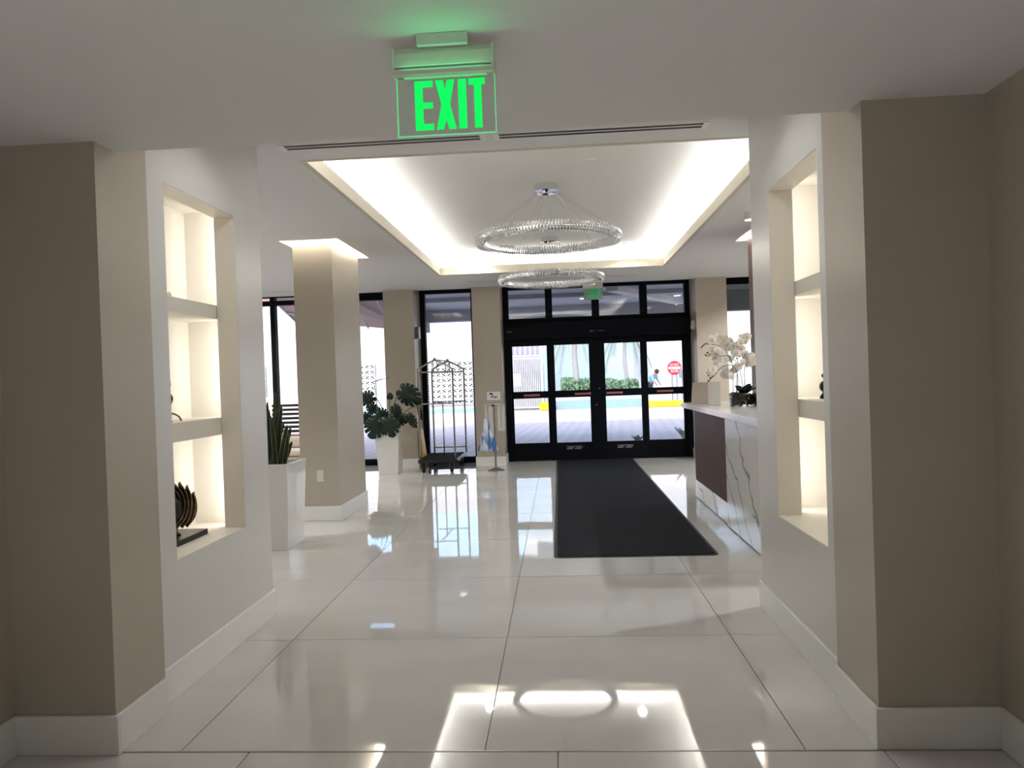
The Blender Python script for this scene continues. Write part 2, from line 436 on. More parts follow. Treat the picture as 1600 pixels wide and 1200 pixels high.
# niche walls: front skin with the opening, jambs, box behind
def niche_wall(name, xf, sgn, y0, y1, o0, o1, z0, z1, back, iy0, iy1, jt):
    m = MB(); xb = xf + sgn * jt
    m.box(xf, xb, y0, o0, 0, ZL).box(xf, xb, o1, y1, 0, ZL).box(xf, xb, o0, o1, 0, z0).box(xf, xb, o0, o1, z1, ZL)
    xo = xf + sgn * .66
    m.box(xb, xo, y0, y0 + .03, 0, ZL).box(xb, xo, y1 - .03, y1, 0, ZL).box(xo, xo - sgn * .03, y0 + .03, y1 - .03, 0, ZL)
    w = struct(m.build(name, MT['greige'], loc=(xf, (y0+y1)/2, 0)))
    e = .004
    j = MB()   # painted reveal of the opening
    j.box(xf + sgn*.002, xb, o1 - e, o1 + .001, z0, z1).box(xf + sgn*.002, xb, o0 - .001, o0 + e, z0, z1)
    j.box(xf + sgn*.002, xb, o0, o1, z0 - .001, z0 + e).box(xf + sgn*.002, xb, o0, o1, z1 - e, z1 + .001)
    j.build('reveal', MT['cream'], w)
    c = MB(); xk = xf + sgn * back; t = .012
    c.box(xk, xk + sgn * t, iy0, iy1, z0 - .01, z1 + .08)                                  # back panel
    c.box(xb, xk, iy0 - t, iy0, z0 - .01, z1 + .08).box(xb, xk, iy1, iy1 + t, z0 - .01, z1 + .08)
    c.box(xb, xk, iy0, iy1, z0 - .02, z0 + e * .5).box(xb, xk, iy0, iy1, z1 + .07, z1 + .09)
    c.build('niche_lining', MT['cream'], w)
    for za, zb in ((1.785, 1.86), (1.135, 1.23)):
        bx(xb + sgn * .002, xk, iy0, iy1, za, zb).build('shelf', MT['cream'], w)
    return w
niche_wall('wall_niche_left', -1.79, -1, 3.11, 4.43, 3.32, 4.07, .605, 2.355, .37, 3.16, 4.23, .115)
niche_wall('wall_niche_right', 1.15, 1, 3.18, 4.43, 3.32, 4.07, .605, 2.355, .37, 3.22, 4.30, .125)
nw = (1, .97, .92)
for sg, xc, ya in ((-1, -1.925, 3.24), (-1, -1.925, 4.15), (1, 1.295, 3.27), (1, 1.295, 4.19)):
    for za, zb, e in ((1.88, 2.40, .62), (1.25, 1.76, .62), (.64, 1.11, .62)):
        area('niche_led', (xc, ya, (za+zb)/2), zb - za, e * .5, (sg, 0, 0), nw, .05, 'Z')
# baseboards
def bb(name, *boxes):
    m = MB()
    for b in boxes: m.box(*b)
    return struct(m.build(name, MT['base'], bevel=.003))
BH = .15; bt = .016
bb('baseboard_left', (-2.16, -1.75 + bt, 2.75 - bt, 2.75, 0, BH), (-1.75, -1.75 + bt, 2.75, 3.11, 0, BH), (-1.79, -1.79 + bt, 3.11, 4.43 + bt, 0, BH + .005), (-2.3, -1.79, 4.43, 4.43 + bt, 0, BH))
bb('baseboard_right', (1.125 - bt, 1.56, 2.78 - bt, 2.78, 0, BH), (1.125 - bt, 1.125, 2.78, 3.18, 0, BH), (1.15 - bt, 1.15, 3.18, 4.43 + bt, 0, BH + .005), (1.15, 1.6, 4.43, 4.43 + bt, 0, BH))
bb('baseboard_hall_left', (-2.16, -2.16 + bt, YB, 2.75 - bt, 0, BH)); bb('baseboard_hall_right', (1.56 - bt, 1.56, YB, 2.78 - bt, 0, BH))

# free standing columns
struct(bx(-2.675, -2.27, 7.45, 8.45, 0, ZL + .17).build('wall_column_left', MT['taupe']))
bb('baseboard_column', (-2.675 - bt, -2.27 + bt, 7.45 - bt, 7.45, 0, BH), (-2.675 - bt, -2.27 + bt, 8.45, 8.45 + bt, 0, BH), (-2.675 - bt, -2.675, 7.45, 8.45, 0, BH), (-2.27, -2.27 + bt, 7.45, 8.45, 0, BH))
struct(bx(2.15, 2.56, 7.45, 8.45, 0, ZL + .17).build('wall_column_right', MT['walnut']))
# lobby shell
struct(bx(XW0 - .15, XW0, 2.9, YS + .1, 0, 3.3).build('wall_left', MT['taupe']))
struct(bx(XW1, XW1 + .15, 2.9, YS + .1, 0, 3.3).build('wall_right', MT['taupe']))
struct(bx(XW0, -2.45, 3.0, 3.12, 0, ZL).build('wall_near_left', MT['taupe'])); struct(bx(1.81, XW1, 3.0, 3.12, 0, ZL).build('wall_near_right', MT['taupe']))

# storefront pillars
for nm, x0, x1 in (('one', -2.77, -2.285), ('two', -1.345, -.895), ('three', 2.165, 2.64), ('zero', -4.12, -3.72)):
    struct(bx(x0, x1, 11.74, YS + .1, 0, 2.96).build('wall_pillar_' + nm, MT['taupe']))
    bb('baseboard_pillar_' + nm, (x0 - bt, x1 + bt, 11.74 - bt, 11.74, 0, BH), (x0 - bt, x0, 11.74, YS - .06, 0, BH), (x1, x1 + bt, 11.74, YS - .06, 0, BH))
# facade of the floors above
struct(bx(XW0 - .3, XW1 + .3, YS - .6, YS + .2, 3.5, 13.0).build('wall_facade', MT['ext_white']))
struct(bx(XW0, XW1, YS - .05, YS + .1, 2.94, 3.3).build('wall_lintel', MT['frame']))

# ------------------------------------------------------------------ windows
def window(n, x0, x1, z0, z1, fw_, head, sill, mull=(), trans=()):
    """fixed black storefront window: frame pieces and panes are parts"""
    root = bpy.data.objects.new('window_%d' % n, None); COL.objects.link(root); root.location = ((x0+x1)/2, YS, z0); root['kind'] = 'structure'; ORG[root] = root.location.copy()
    ya, yb = YS - .05, YS + .06
    for a in ((x0, x0 + fw_, z0, z1), (x1 - fw_, x1, z0, z1)): bx(a[0], a[1], ya, yb, a[2], a[3]).build('jamb', MT['frame'], root)
    bx(x0 + fw_, x1 - fw_, ya, yb, z1 - head, z1).build('head', MT['frame'], root)
    bx(x0 + fw_, x1 - fw_, ya, yb, z0, z0 + sill).build('sill', MT['frame'], root)
    xsn = [x0 + fw_] + [v for m in mull for v in (m - .04, m + .04)] + [x1 - fw_]
    zsn = [z0 + sill] + [v for t in trans for v in (t - .04, t + .04)] + [z1 - head]
    for m in mull: bx(m - .04, m + .04, ya - .01, yb, z0 + sill, z1 - head).build('mullion', MT['frame'], root)
    for i in range(0, len(xsn), 2):
        for t in trans: bx(xsn[i], xsn[i+1], ya, yb, t - .04, t + .04).build('transom', MT['frame'], root)
        for k in range(0, len(zsn), 2):
            bx(xsn[i], xsn[i+1], YS, YS + .008, zsn[k], zsn[k+1]).build('pane', MT['glass'], root)
    return root
window(1, -2.285, -1.345, 0, 2.92, .085, .085, .10)
window(2, -3.72, -2.77, 0, 2.93, .05, .16, .10)
window(3, XW0, -4.12, 0, 2.93, .05, .05, .10, mull=(-6.1, -4.80), trans=(2.79,))
window(4, 2.64, XW1, 0, 2.93, .05, .15, .10, mull=(3.7,))
sh = bx(2.72, 4.55, YS - .10, YS - .088, 2.37, 2.70).build('roller_shade', MT['grey']); tag(sh, 'grey roller shade half lowered in the window behind the orchid', 'window shade')
bx(2.72, 4.55, YS - .12, YS - .07, 2.70, 2.78).build('cassette', MT['boxgrey'], sh); bx(2.72, 4.55, YS - .104, YS - .084, 2.355, 2.37).build('bottom_bar', MT['boxgrey'], sh)

# ------------------------------------------------------------------ automatic entrance door
DX0, DX1 = -.895, 2.165
door = bpy.data.objects.new('door_1', None); COL.objects.link(door); door.location = ((DX0 + DX1)/2, YS, 0); door['kind'] = 'structure'; ORG[door] = door.location.copy()
door['label'] = 'black four panel automatic sliding entrance door with transom windows'
F = MT['frame2']
ya, yb = YS - .06, YS + .06
for x0, x1 in ((DX0, -.80), (2.085, DX1)): bx(x0, x1, ya, yb, 0, 2.93).build('jamb', F, door)
bx(-.80, 2.085, ya, yb, 2.84, 2.93).build('head', F, door)
bx(-.80, 2.085, ya, yb, 2.29, 2.365).build('transom_rail', F, door)
TXS = [-.80, -.19, -.075, .575, .695, 1.36, 1.48, 2.085]
for a, b in ((-.19, -.075), (.575, .695), (1.36, 1.48)): bx(a, b, ya, yb, 2.365, 2.84).build('transom_mullion', F, door)
for i in range(0, 8, 2): bx(TXS[i], TXS[i+1], YS, YS + .008, 2.365, 2.84).build('transom_pane', MT['glass'], door)
hd = bx(DX0 + .01, DX1 - .01, YS - .17, YS - .06, 2.02, 2.29).build('header_box', F, door, bevel=.006)
bx(.52, .62, YS - .19, YS - .17, 2.10, 2.125).build('motion_sensor', MT['black'], hd); MB().sphere((.55, YS - .192, 2.112), .012).build('sensor_lens', MT['grey'], hd, smooth=True)
bx(.66, .76, YS - .172, YS - .17, 2.108, 2.118).build('maker_plate', MT['grey'], hd)
bx(-.84, -.74, YS - .172, YS - .17, 2.142, 2.152).build('maker_plate', MT['silver'], hd)
bx(-.80, 2.085, ya, yb, 1.99, 2.03).build('door_track', F, door)
def leaf_(x0, x1, gx0, gx1, y, txt, tx, sticker):
    p = MB(); y0, y1 = y - .022, y + .022
    p.box(x0, gx0, y0, y1, .006, 2.0).box(gx1, x1, y0, y1, .006, 2.0)
    p.box(gx0, gx1, y0, y1, .006, .29).box(gx0, gx1, y0, y1, 1.037, 1.152).box(gx0, gx1, y0, y1, 1.908, 2.0)
    d = p.build('door_panel', F, door)
    for za, zb in ((.29, 1.037), (1.152, 1.908)): bx(gx0, gx1, y - .004, y + .004, za, zb).build('pane', MT['glass'], d)
    w = .27
    bx(tx - w/2, tx + w/2, y0 - .001, y0, 1.070, 1.108).build('red_sticker', MT['red'], d)
    text_obj('sticker_text', txt, .022, w * .93, (tx, y0 - .0015, 1.089), MT['sticker_w'], d, depth=.0005)
    if sticker:
        sx = (gx0 + gx1) / 2 + .0
        ws = MB(); rr = random.Random(5)
        for row, zz in enumerate((.222, .202, .186)):
            xx = sx - .13
            while xx < sx + .12:
                ww = rr.uniform(.010, .030)
                if row == 0 or rr.random() < .7: ws.box(xx, min(xx + ww, sx + .13), y0 - .0008, y0, zz - .006, zz + .006)
                xx += ww + .005
        ws.build('warning_sticker', MT['silver'], d)
    return d
leaf_(-.80, -.125, -.765, -.19, YS + .03, 'CAUTION SLIDING DOOR', -.46, False)
d2 = leaf_(-.15, .634, -.065, .505, YS - .025, 'IN EMERGENCY PUSH TO OPEN', .385, True)
d3 = leaf_(.634, 1.42, .76, 1.345, YS - .025, 'IN EMERGENCY PUSH TO OPEN', .905, True)
leaf_(1.40, 2.085, 1.46, 2.035, YS + .03, 'CAUTION SLIDING DOOR', 1.735, False)
for z, xx in ((1.17, .655), (.90, .60)): MB().sphere((xx, YS - .05, z), .014).build('lock_button', MT['grey'], d2 if xx < .634 else d3, smooth=True)
struct(bx(DX0, DX1, YS - .08, YS + .1, -.005, .006).build('trim_3', MT['darkmetal']))

# ================================================================== CEILING THINGS
def exit_letters(x0, x1, z0, z1, y0, y1):
    W_ = x1 - x0; H_ = z1 - z0
    def P(u, v): return (x0 + u * W_, z0 + v * H_)
    out = []
    E_ = [(0,0),(.26,0),(.26,.13),(.115,.13),(.115,.44),(.255,.44),(.255,.56),(.115,.56),(.115,.87),(.26,.87),(.26,1),(0,1)]
    X_ = [(.30,0),(.40,0),(.44,.20),(.48,0),(.585,0),(.50,.5),(.57,1),(.465,1),(.435,.80),(.405,1),(.295,1),(.375,.5)]
    I_ = [(.62,0),(.735,0),(.735,1),(.62,1)]
    T_ = [(.845,0),(.95,0),(.95,.87),(1.0,.87),(1.0,1),(.77,1),(.77,.87),(.845,.87)]
    for L in (E_, X_, I_, T_): out.append(MB().prism([P(u, v) for u, v in L], y0, y1))
    return out
def exit_sign(name, label, cx, y, zt, w, mount, plate_mat, letter_mat, edge_mat):
    s = w / .285
    r = thing(name, label, 'exit sign', (cx, y, zt))
    x0, x1 = cx - w/2, cx + w/2
    bx(cx - .07*s, cx + .07*s, y - .035*s, y + .035*s, zt - mount, zt).build('mount', MT['white'], r, bevel=.003)
    z1 = zt - mount; hh = .072 * s
    prof = [(-.026, 0), (.026, 0), (.032, .02), (.03, .055), (.018, .072), (-.018, .072), (-.03, .055), (-.032, .02)]
    h = MB(); n = len(prof)
    vs = [(xx, y + p*s, z1 - hh + q*s) for xx in (x0 + .008*s, x1 - .008*s) for p, q in prof]
    h.add(vs, [tuple(range(n)), tuple(reversed(range(n, 2*n)))] + [(i, n+i, n+(i+1) % n, (i+1) % n) for i in range(n)])
    hs = h.build('housing', MT['ivory'], r)
    for a, b in ((x0, x0 + .008*s), (x1 - .008*s, x1)): bx(a, b, y - .034*s, y + .034*s, z1 - hh - .002, z1 + .001).build('end_cap', MT['ivory'], hs, bevel=.003)
    bx(x0 + .01*s, x1 - .01*s, y - .0335*s, y - .031*s, z1 - hh + .012*s, z1 - hh + .014*s).build('seam', MT['grey'], hs)
    ph = .160 * s; pz0 = z1 - hh - ph; pz1 = z1 - hh
    px0, px1 = x0 + .010*s, x1 - .006*s
    pl = bx(px0, px1, y - .003*s, y + .003*s, pz0, pz1).build('panel', plate_mat, r)
    e = .0028 * s
    ed = MB().box(px0 - e, px0, y - .003*s, y + .003*s, pz0 - e, pz1).box(px1, px1 + e, y - .003*s, y + .003*s, pz0 - e, pz1).box(px0, px1, y - .003*s, y + .003*s, pz0 - e, pz0)
    ed.build('panel_edge', edge_mat, pl)
    bx(px0 + .02*s, px1 - .02*s, y - .004*s, y + .004*s, pz1 - .003*s, pz1).build('led_strip', edge_mat, pl)
    for L in exit_letters(px0 + .048*s, px0 + .243*s, pz0 + .012*s, pz1 - .012*s, y - .0045*s, y - .0035*s):
        L.build('letter', letter_mat, pl)
    return r
exit_sign('exit_sign', 'large clear exit sign with glowing green letters under the hall soffit', -.292, 2.08, ZS, .29, .034, MT['acrylic'], MT['exit_green'], MT['exit_edge'])
area('exit_sign_led', (-.29, 2.038, 2.252), .24, .035, (0, -.55, .85), (.05, 1, .3), .008)
exit_sign('exit_sign', 'small distant exit sign hanging before the door transom', .575, 11.72, ZL, .31, .02, MT['exit_plate'], MT['exit_green2'], MT['exit_plate'])

def vent(x0, x1, y, z, label, w=.115, n=2):
    r = thing('linear_vent', label, 'air vent', ((x0+x1)/2, y, z - .004))
    m = MB(); t_ = w * .12; s = (w - t_ * (n + 1)) / n
    for k in range(n + 1): m.box(x0, x1, y - w/2 + k*(s + t_), y - w/2 + k*(s + t_) + t_, z - .003, z)
    m.box(x0 - .03, x0, y - w/2, y + w/2, z - .006, z).box(x1, x1 + .03, y - w/2, y + w/2, z - .006, z)
    m.build('frame', MT['ceil_in'], r)
    for k in range(n): bx(x0, x1, y - w/2 + k*(s + t_) + t_, y - w/2 + (k+1)*(s + t_), z - .002, z - .0005).build('slot', MT['black'], r)
vent(-1.62, -.425, 4.46, ZL, 'long slot vent in the ceiling behind the large exit sign')
vent(-.31, .895, 4.46, ZL, 'long slot vent in the ceiling before the cove, towards the reception desk')
vent(-1.34, 1.22, 11.05, ZL, 'long slot vent between the cove and the entrance door', .05, 1)
vent(-6.4, -3.3, 11.3, ZL, 'slot vent in front of the window beyond the column', .05, 1)

def chandelier(Y, label, zr):
    cx = -.055; R = .605
    r = thing('ring_chandelier', label, 'chandelier', (cx, Y, ZU))
    cp = MB().lathe([(.001, -.001), (.108, -.001), (.108, -.055), (.12, -.058), (.12, -.066), (.001, -.068)], (cx, Y, ZU), 40).build('canopy', MT['chrome'], r, smooth=False)
    MB().sphere((cx - .02, Y - .03, ZU - .072), .012).build('knob', MT['chrome'], cp, smooth=True)
    for k in range(10):
        a = 2*PI*(k + .3)/10
        MB().tube([(cx + .09*math.cos(a), Y + .09*math.sin(a), ZU - .066), (cx + R*math.cos(a), Y + R*math.sin(a), zr + .03)], .0010, 5).build('cable', MT['steel'], r)
    rg = MB()
    n = 96
    for i in range(n): pass
    rg.torus((cx, Y, zr), R, .020, 96, 8, 1.5)
    ring = rg.build('ring', MT['chrome'], r, smooth=True)
    c = MB(); N = 150
    def shard(p, q, w, rad):
        p = Vector(p); q = Vector(q); t = (q - p).normalized(); m_ = p.lerp(q, .5); tg = Vector((-rad.y, rad.x, 0)); n_ = t.cross(tg).normalized()
        v = [p] + [m_ + tg*w*a + n_*w*b for a, b in ((1,0),(0,1),(-1,0),(0,-1))] + [q]
        c.add(v, [(0,1,2),(0,2,3),(0,3,4),(0,4,1),(5,2,1),(5,3,2),(5,4,3),(5,1,4)])
    for i in range(N):
        a = 2*PI*i/N; rad = Vector((math.cos(a), math.sin(a), 0)); b = Vector((cx, Y, zr)) + rad*R; tg = Vector((-rad.y, rad.x, 0))
        for s in (1, -1):
            shard(b + rad*.022*s + tg*.006 + Vector((0,0,.052)), b + rad*.046*s - tg*.004 + Vector((0,0,-.006)), .010, rad)
            shard(b + rad*.046*s + tg*.01 + Vector((0,0,.012)), b + rad*.024*s + tg*.014 + Vector((0,0,-.05)), .010, rad)
    o = c.build('crystals', MT['crystal'], r); o['kind'] = 'stuff'
chandelier(6.62, 'crystal ring chandelier on thin cables, hung nearer the large exit sign', 2.615)
chandelier(9.12, 'crystal ring chandelier on thin cables, hung nearer the entrance door', 2.585)

def downlight(x, y, z, label, e=8):
    r = thing('recessed_downlight', label, 'ceiling light', (x, y, z))
    MB().lathe([(.062, 0), (.062, -.006), (.045, -.008), (.045, -.001)], (x, y, z), 24).build('trim_ring', MT['white'], r, smooth=False)
    MB().lathe([(.001, -.0015), (.044, -.0015), (.044, -.003), (.001, -.003)], (x, y, z), 24).build('lens', MT['led'], r)
    l = bpy.data.lights.new('downlight', 'SPOT'); l.energy = e; l.spot_size = 2.6; l.spot_blend = .6; l.color = (1, .985, .96); l.shadow_soft_size = .05
    o = bpy.data.objects.new('downlight', l); COL.objects.link(o); o.location = (x, y, z - .02)
downlight(.955, 9.85, ZU, 'small round downlight inside the cove ceiling towards the desk', 12)
downlight(-1.09, 10.0, ZU, 'small round downlight inside the cove ceiling towards the luggage cart', 12)
for k_, (dx_, dy_, lb_) in enumerate(((-5.2, 5.6, 'above and beyond the tall snake plant'), (-5.2, 8.2, 'beside the free-standing column'), (-5.2, 10.7, 'over the oak bench'), (3.35, 5.4, 'behind the niche wall near the desk'), (3.35, 7.9, 'behind the reception desk column'), (3.35, 10.6, 'before the window with the grey shade'))):  # out-of-view fill lamps added to lift the lobby brightness
    downlight(dx_, dy_, ZL, 'added fill downlight in the lobby ceiling ' + lb_, LOBBY_FILL)
for dx_, lb_ in ((-1.25, 'beside the niche wall with the ring sculpture'), (-.32, 'midway between the two niche walls'), (.62, 'beside the niche wall near the desk')):  # hidden fill lamps added to brighten the niche walls and floor
    downlight(dx_, 3.55, ZL, 'added fill downlight behind the soffit edge ' + lb_, 4.8)
cp = bx(.21, .35, 5.89, 6.03, ZU - .006, ZU).build('access_cover', MT['ceil_in'], bevel=.002); tag(cp, 'small square cover plate on the cove ceiling', 'cover plate')
bx(.225, .335, 5.905, 6.015, ZU - .0075, ZU - .006).build('inner_plate', MT['ceil_in'], cp)
sp = thing('ceiling_spotlight', 'chrome surface spotlight on the ceiling above the reception desk', 'spotlight', (1.80, 6.99, ZL))
MB().lathe([(.001, 0), (.045, 0), (.045, -.07), (.04, -.075)], (1.80, 6.99, ZL), 24).build('body', MT['chrome'], sp, smooth=False)
MB().lathe([(.001, -.074), (.038, -.074), (.038, -.076), (.001, -.076)], (1.80, 6.99, ZL), 24).build('lens', MT['led'], sp)

# wall gadgets
wb = bx(-2.285, -2.215, 11.80, 11.93, 2.07, 2.265).build('wall_speaker', MT['white'], bevel=.01); tag(wb, 'white speaker box on the pillar side above the luggage cart', 'speaker')
bx(-2.283, -2.225, 11.795, 11.80, 2.075, 2.26).build('grey_front_plate', MT['grey'], wb)  # thin grey plate on the speaker's front face
ms = bx(2.115, 2.165, 11.9, 11.96, 2.06, 2.20).build('motion_detector', MT['white'], bevel=.015); tag(ms, 'white motion detector on the pillar beside the entrance door', 'sensor')
bx(2.108, 2.116, 11.91, 11.95, 2.08, 2.12).build('lens', MT['ivory'], ms)
tp = bx(-1.03, -.95, 11.737, 11.74, 2.58, 2.72).build('access_cover', MT['taupe']); tag(tp, 'painted cover plate high on the pillar behind the umbrella stand', 'cover plate')
ol = thing('wall_outlet', 'white duplex outlet low on the free-standing column', 'outlet', (-2.47, 7.45, .46))
pl = bx(-2.507, -2.433, 7.443, 7.45, .40, .52).build('plate', MT['white'], ol, bevel=.003)
for z in (.435, .485):
    s_ = bx(-2.488, -2.452, 7.4405, 7.443, z - .016, z + .016).build('socket', MT['ivory'], pl, bevel=.002)

# ================================================================== FLOOR MAT
fm = thing('floor_mat', 'long charcoal entrance mat running from the doors into the lobby', 'mat', (.54, 8.95, 0))
def rrect(x0, x1, y0, y1, r, n=6):
    pts = []
    for cx, cy, a0 in ((x1 - r, y1 - r, 0), (x0 + r, y1 - r, 90), (x0 + r, y0 + r, 180), (x1 - r, y0 + r, 270)):
        for k in range(n + 1):
            a = math.radians(a0 + 90*k/n); pts.append((cx + r*math.cos(a), cy + r*math.sin(a)))
    return pts
def slab(pts, z0, z1):
    n = len(pts); return MB().add([(x, y, z0) for x, y in pts] + [(x, y, z1) for x, y in pts], [tuple(reversed(range(n))), tuple(range(n, 2*n))] + [(i, (i+1) % n, n+(i+1) % n, n+i) for i in range(n)])
slab(rrect(-.085, 1.165, 5.69, 12.2, .05), 0, .006).build('rubber_border', MT['rubber'], fm)
slab(rrect(-.06, 1.14, 5.715, 12.175, .03), .006, .011).build('carpet', MT['mat'], fm)

# ================================================================== RECEPTION DESK
dk = thing('reception_desk', 'marble reception desk with dark ribbed panel and white counter', 'desk', (1.9, 7.0, 0))
bx(1.50, 2.02, 5.15, 8.32, 0.0, .985).build('body', MT['quartz'], dk)
bx(1.46, 1.50, 5.1, 6.72, .012, .985).build('marble_panel', MT['marble'], dk)
bx(1.475, 1.50, 6.72, 8.36, .012, .20).build('plinth', MT['marble'], dk)
bx(1.478, 1.50, 6.72, 6.76, .20, .985).build('edge_strip', MT['quartz'], dk); bx(1.478, 1.50, 8.33, 8.36, .20, .985).build('edge_strip', MT['quartz'], dk)
bx(1.488, 1.50, 6.76, 8.33, .20, .985).build('ribbed_backing', MT['black'], dk)
rb = MB(); y = 6.765
while y < 8.32: rb.box(1.474, 1.489, y, y + .016, .203, .982); y += .0247
rbo = rb.build('ribs', MT['walnut'], dk); rbo['kind'] = 'stuff'
bx(1.40, 2.10, 5.05, 8.72, .985, 1.04).build('countertop', MT['quartz'], dk, bevel=.003)

# acrylic holders, orchid, terminal on the counter
ZC = 1.04
def holder(name, label, c, w, h, rz, tilt, m):
    r = thing(name, label, 'sign holder', c)
    mt = Matrix.Translation(c) @ Matrix.Rotation(rz, 4, 'Z')
    MB().box(-w/2, w/2, -.04, .04, 0, .004).xf(mt).build('foot', MT['acrylic_w'], r)
    MB().box(-w/2, w/2, -.003, .003, 0, h).xf(mt @ Matrix.Translation((0, 0, .004)) @ Matrix.Rotation(tilt, 4, 'X')).build('panel', m, r)
    return r
pa = at(1094, 622, 8.05); pb = at(1116, 622, 7.75)
h1 = holder('sign_holder', 'slanted tan backed sign holder on the desk end nearest the doors', Vector((1.545, 8.28, ZC)), .21, .235, math.radians(-28), math.radians(-14), mat('tan_card', (.44, .37, .32), .4))
h2 = holder('sign_holder', 'upright clear acrylic sign holder beside the orchid', Vector((1.585, 7.75, ZC)), .125, .24, math.radians(-12), math.radians(-4), MT['acrylic_w'])
h1b = h1

oc = Vector((1.80, 7.40, ZC))
orchid = thing('potted_orchid', 'white orchid spray in a glass box of bark on the desk', 'orchid', oc)
g = MB(); x0, x1, y0, y1 = oc.x - .12, oc.x + .14, oc.y - .09, oc.y + .09
g.box(x0, x1, y0, y0 + .004, ZC, ZC + .13).box(x0, x1, y1 - .004, y1, ZC, ZC + .13).box(x0, x0 + .004, y0, y1, ZC, ZC + .13).box(x1 - .004, x1, y0, y1, ZC, ZC + .13).box(x0, x1, y0, y1, ZC, ZC + .004)
g.build('glass_box', MT['acrylic'], orchid)
ck = MB()
for i in range(260):
    c = Vector((random.uniform(x0 + .015, x1 - .015), random.uniform(y0 + .015, y1 - .015), ZC + random.uniform(.015, .118))); s = random.uniform(.008, .014)
    t = MB().box(-s, s, -s*.6, s*.6, -s*.7, s*.7).xf(Matrix.Translation(c) @ Euler((random.random()*3, random.random()*3, random.random()*3)).to_matrix().to_4x4()); ck.add(t.v, t.f)
cko = ck.build('bark_chips', MT['bark'], orchid); cko['kind'] = 'stuff'
def strap_leaf(base, direction, L, w, droop, m, name, parent, fold=.25):
    b = MB(); n = 9; d = Vector(direction).normalized(); side = d.cross(Vector((0,0,1)))
    if side.length < .05: side = Vector((1,0,0))
    side.normalize()
    vs = []
    for i in range(n + 1):
        t = i / n; p = Vector(base) + d*L*t + Vector((0, 0, -droop*L*t*t)); ww = w * math.sin(PI * min(1, .12 + t*.88)) ** .7 if t < 1 else .002
        upv = Vector((0,0,1)) * ww * fold
        vs += [p - side*ww + upv, p, p + side*ww + upv]
    fs = []
    for i in range(n):
        for k in (0, 1): fs.append((3*i+k, 3*i+k+1, 3*i+k+4, 3*i+k+3))
    b.add(vs, fs); o = b.build(name, m, parent, smooth=True)
    s = o.modifiers.new('thick', 'SOLIDIFY'); s.thickness = .003
    return o
for dx, dy, dz, L, w in ((-1, -.6, .3, .16, .045), (-.5, -1, .9, .17, .05), (.2, -1, 1.3, .17, .05), (.8, -.8, .9, .18, .05), (1, .3, .8, .16, .05), (-.4, .6, 1.2, .15, .045), (-1.2, -.9, -.05, .15, .03), (.4, -.4, 1.5, .16, .05)):
    strap_leaf(oc + Vector((dx*.03, dy*.03, .125)), (dx, dy, dz), L, w, .35, MT['leaf'], 'leaf', orchid)
fl_me = {}
def flower_mesh():
    b = MB()
    for k in range(5):
        a = 2*PI*k/5 + PI/2; big = k in (1, 4)
        L = .040 if big else .036; w = .024 if big else .015
        d = Vector((math.cos(a), 0, math.sin(a))); s = Vector((-math.sin(a), 0, math.cos(a))); n = 6; vs = []; 
        for i in range(n + 1):
            t = i / n; ww = w * math.sin(PI*min(.985, .12 + .86*t)) ** .6; y = -.012*math.sin(PI*t*.8) + .010*t*t
            vs += [d*L*t - s*ww + Vector((0, y + .004, 0)), d*L*t + Vector((0, y, 0)), d*L*t + s*ww + Vector((0, y + .004, 0))]
        fs = []
        for i in range(n):
            for q in (0, 1): fs.append((3*i+q, 3*i+q+1, 3*i+q+4, 3*i+q+3))
        b.add(vs, fs)
    return b
# spray stems (measured arcs) with blossoms
stems = [([(1147,612),(1146,585),(1142,562),(1128,543),(1112,538),(1100,538)], 7.35), ([(1150,612),(1152,580),(1153,560),(1158,540),(1168,530)], 7.42),
         ([(1154,612),(1153,588),(1145,572),(1130,572),(1118,585),(1110,592)], 7.30), ([(1163,612),(1163,585),(1165,568),(1172,556),(1182,552)], 7.46), ([(1158,612),(1157,582),(1150,565),(1138,556),(1124,556),(1106,553)], 7.5)]
def smoothp(pts, n=5):
    out = []
    for i in range(len(pts) - 1):
        p0 = pts[max(0, i-1)]; p1 = pts[i]; p2 = pts[i+1]; p3 = pts[min(len(pts)-1, i+2)]
        for k in range(n):
            t = k / n
            out.append(.5*((2*p1) + (p2-p0)*t + (2*p0-5*p1+4*p2-p3)*t*t + (3*p1-p0-3*p2+p3)*t**3))
    out.append(pts[-1]); return out
for pts, Y in stems:
    P3 = [at(x, y, Y + .015*i) for i, (x, y) in enumerate(pts)]; P3[0] = Vector((P3[0].x, oc.y + random.uniform(-.04, .04), ZC + .1))
    MB().tube(smoothp(P3), .0035, 6).build('stem', MT['stem'], orchid, smooth=True)
    e = P3[-1]
    for k in range(3): MB().sphere(e + Vector((-.012*k, .004, -.010*k + random.uniform(-.01, .012))), .007, 8, 6, (1, 1, 1.4)).build('bud', MT['stem'], orchid, smooth=True)
blooms = [(1112,531),(1119,530),(1124,527),(1133,531),(1141,533),(1113,548),(1118,553),(1122,547),(1128,551),(1134,546),(1116,558),(1146,545),(1152,540),(1157,535),(1160,528),(1164,533),(1150,552),(1155,548),
          (1120,567),(1114,577),(1108,580),(1125,562),(1133,562),(1140,561),(1134,578),(1138,584),(1143,588),(1149,577),(1133,586),(1154,572),(1160,566),(1166,559),(1163,553),(1170,568),(1174,556),(1177,560),(1176,567),(1145,540),(1138,540),(1167,526),(1158,545),(1128,535)]
fmesh = None
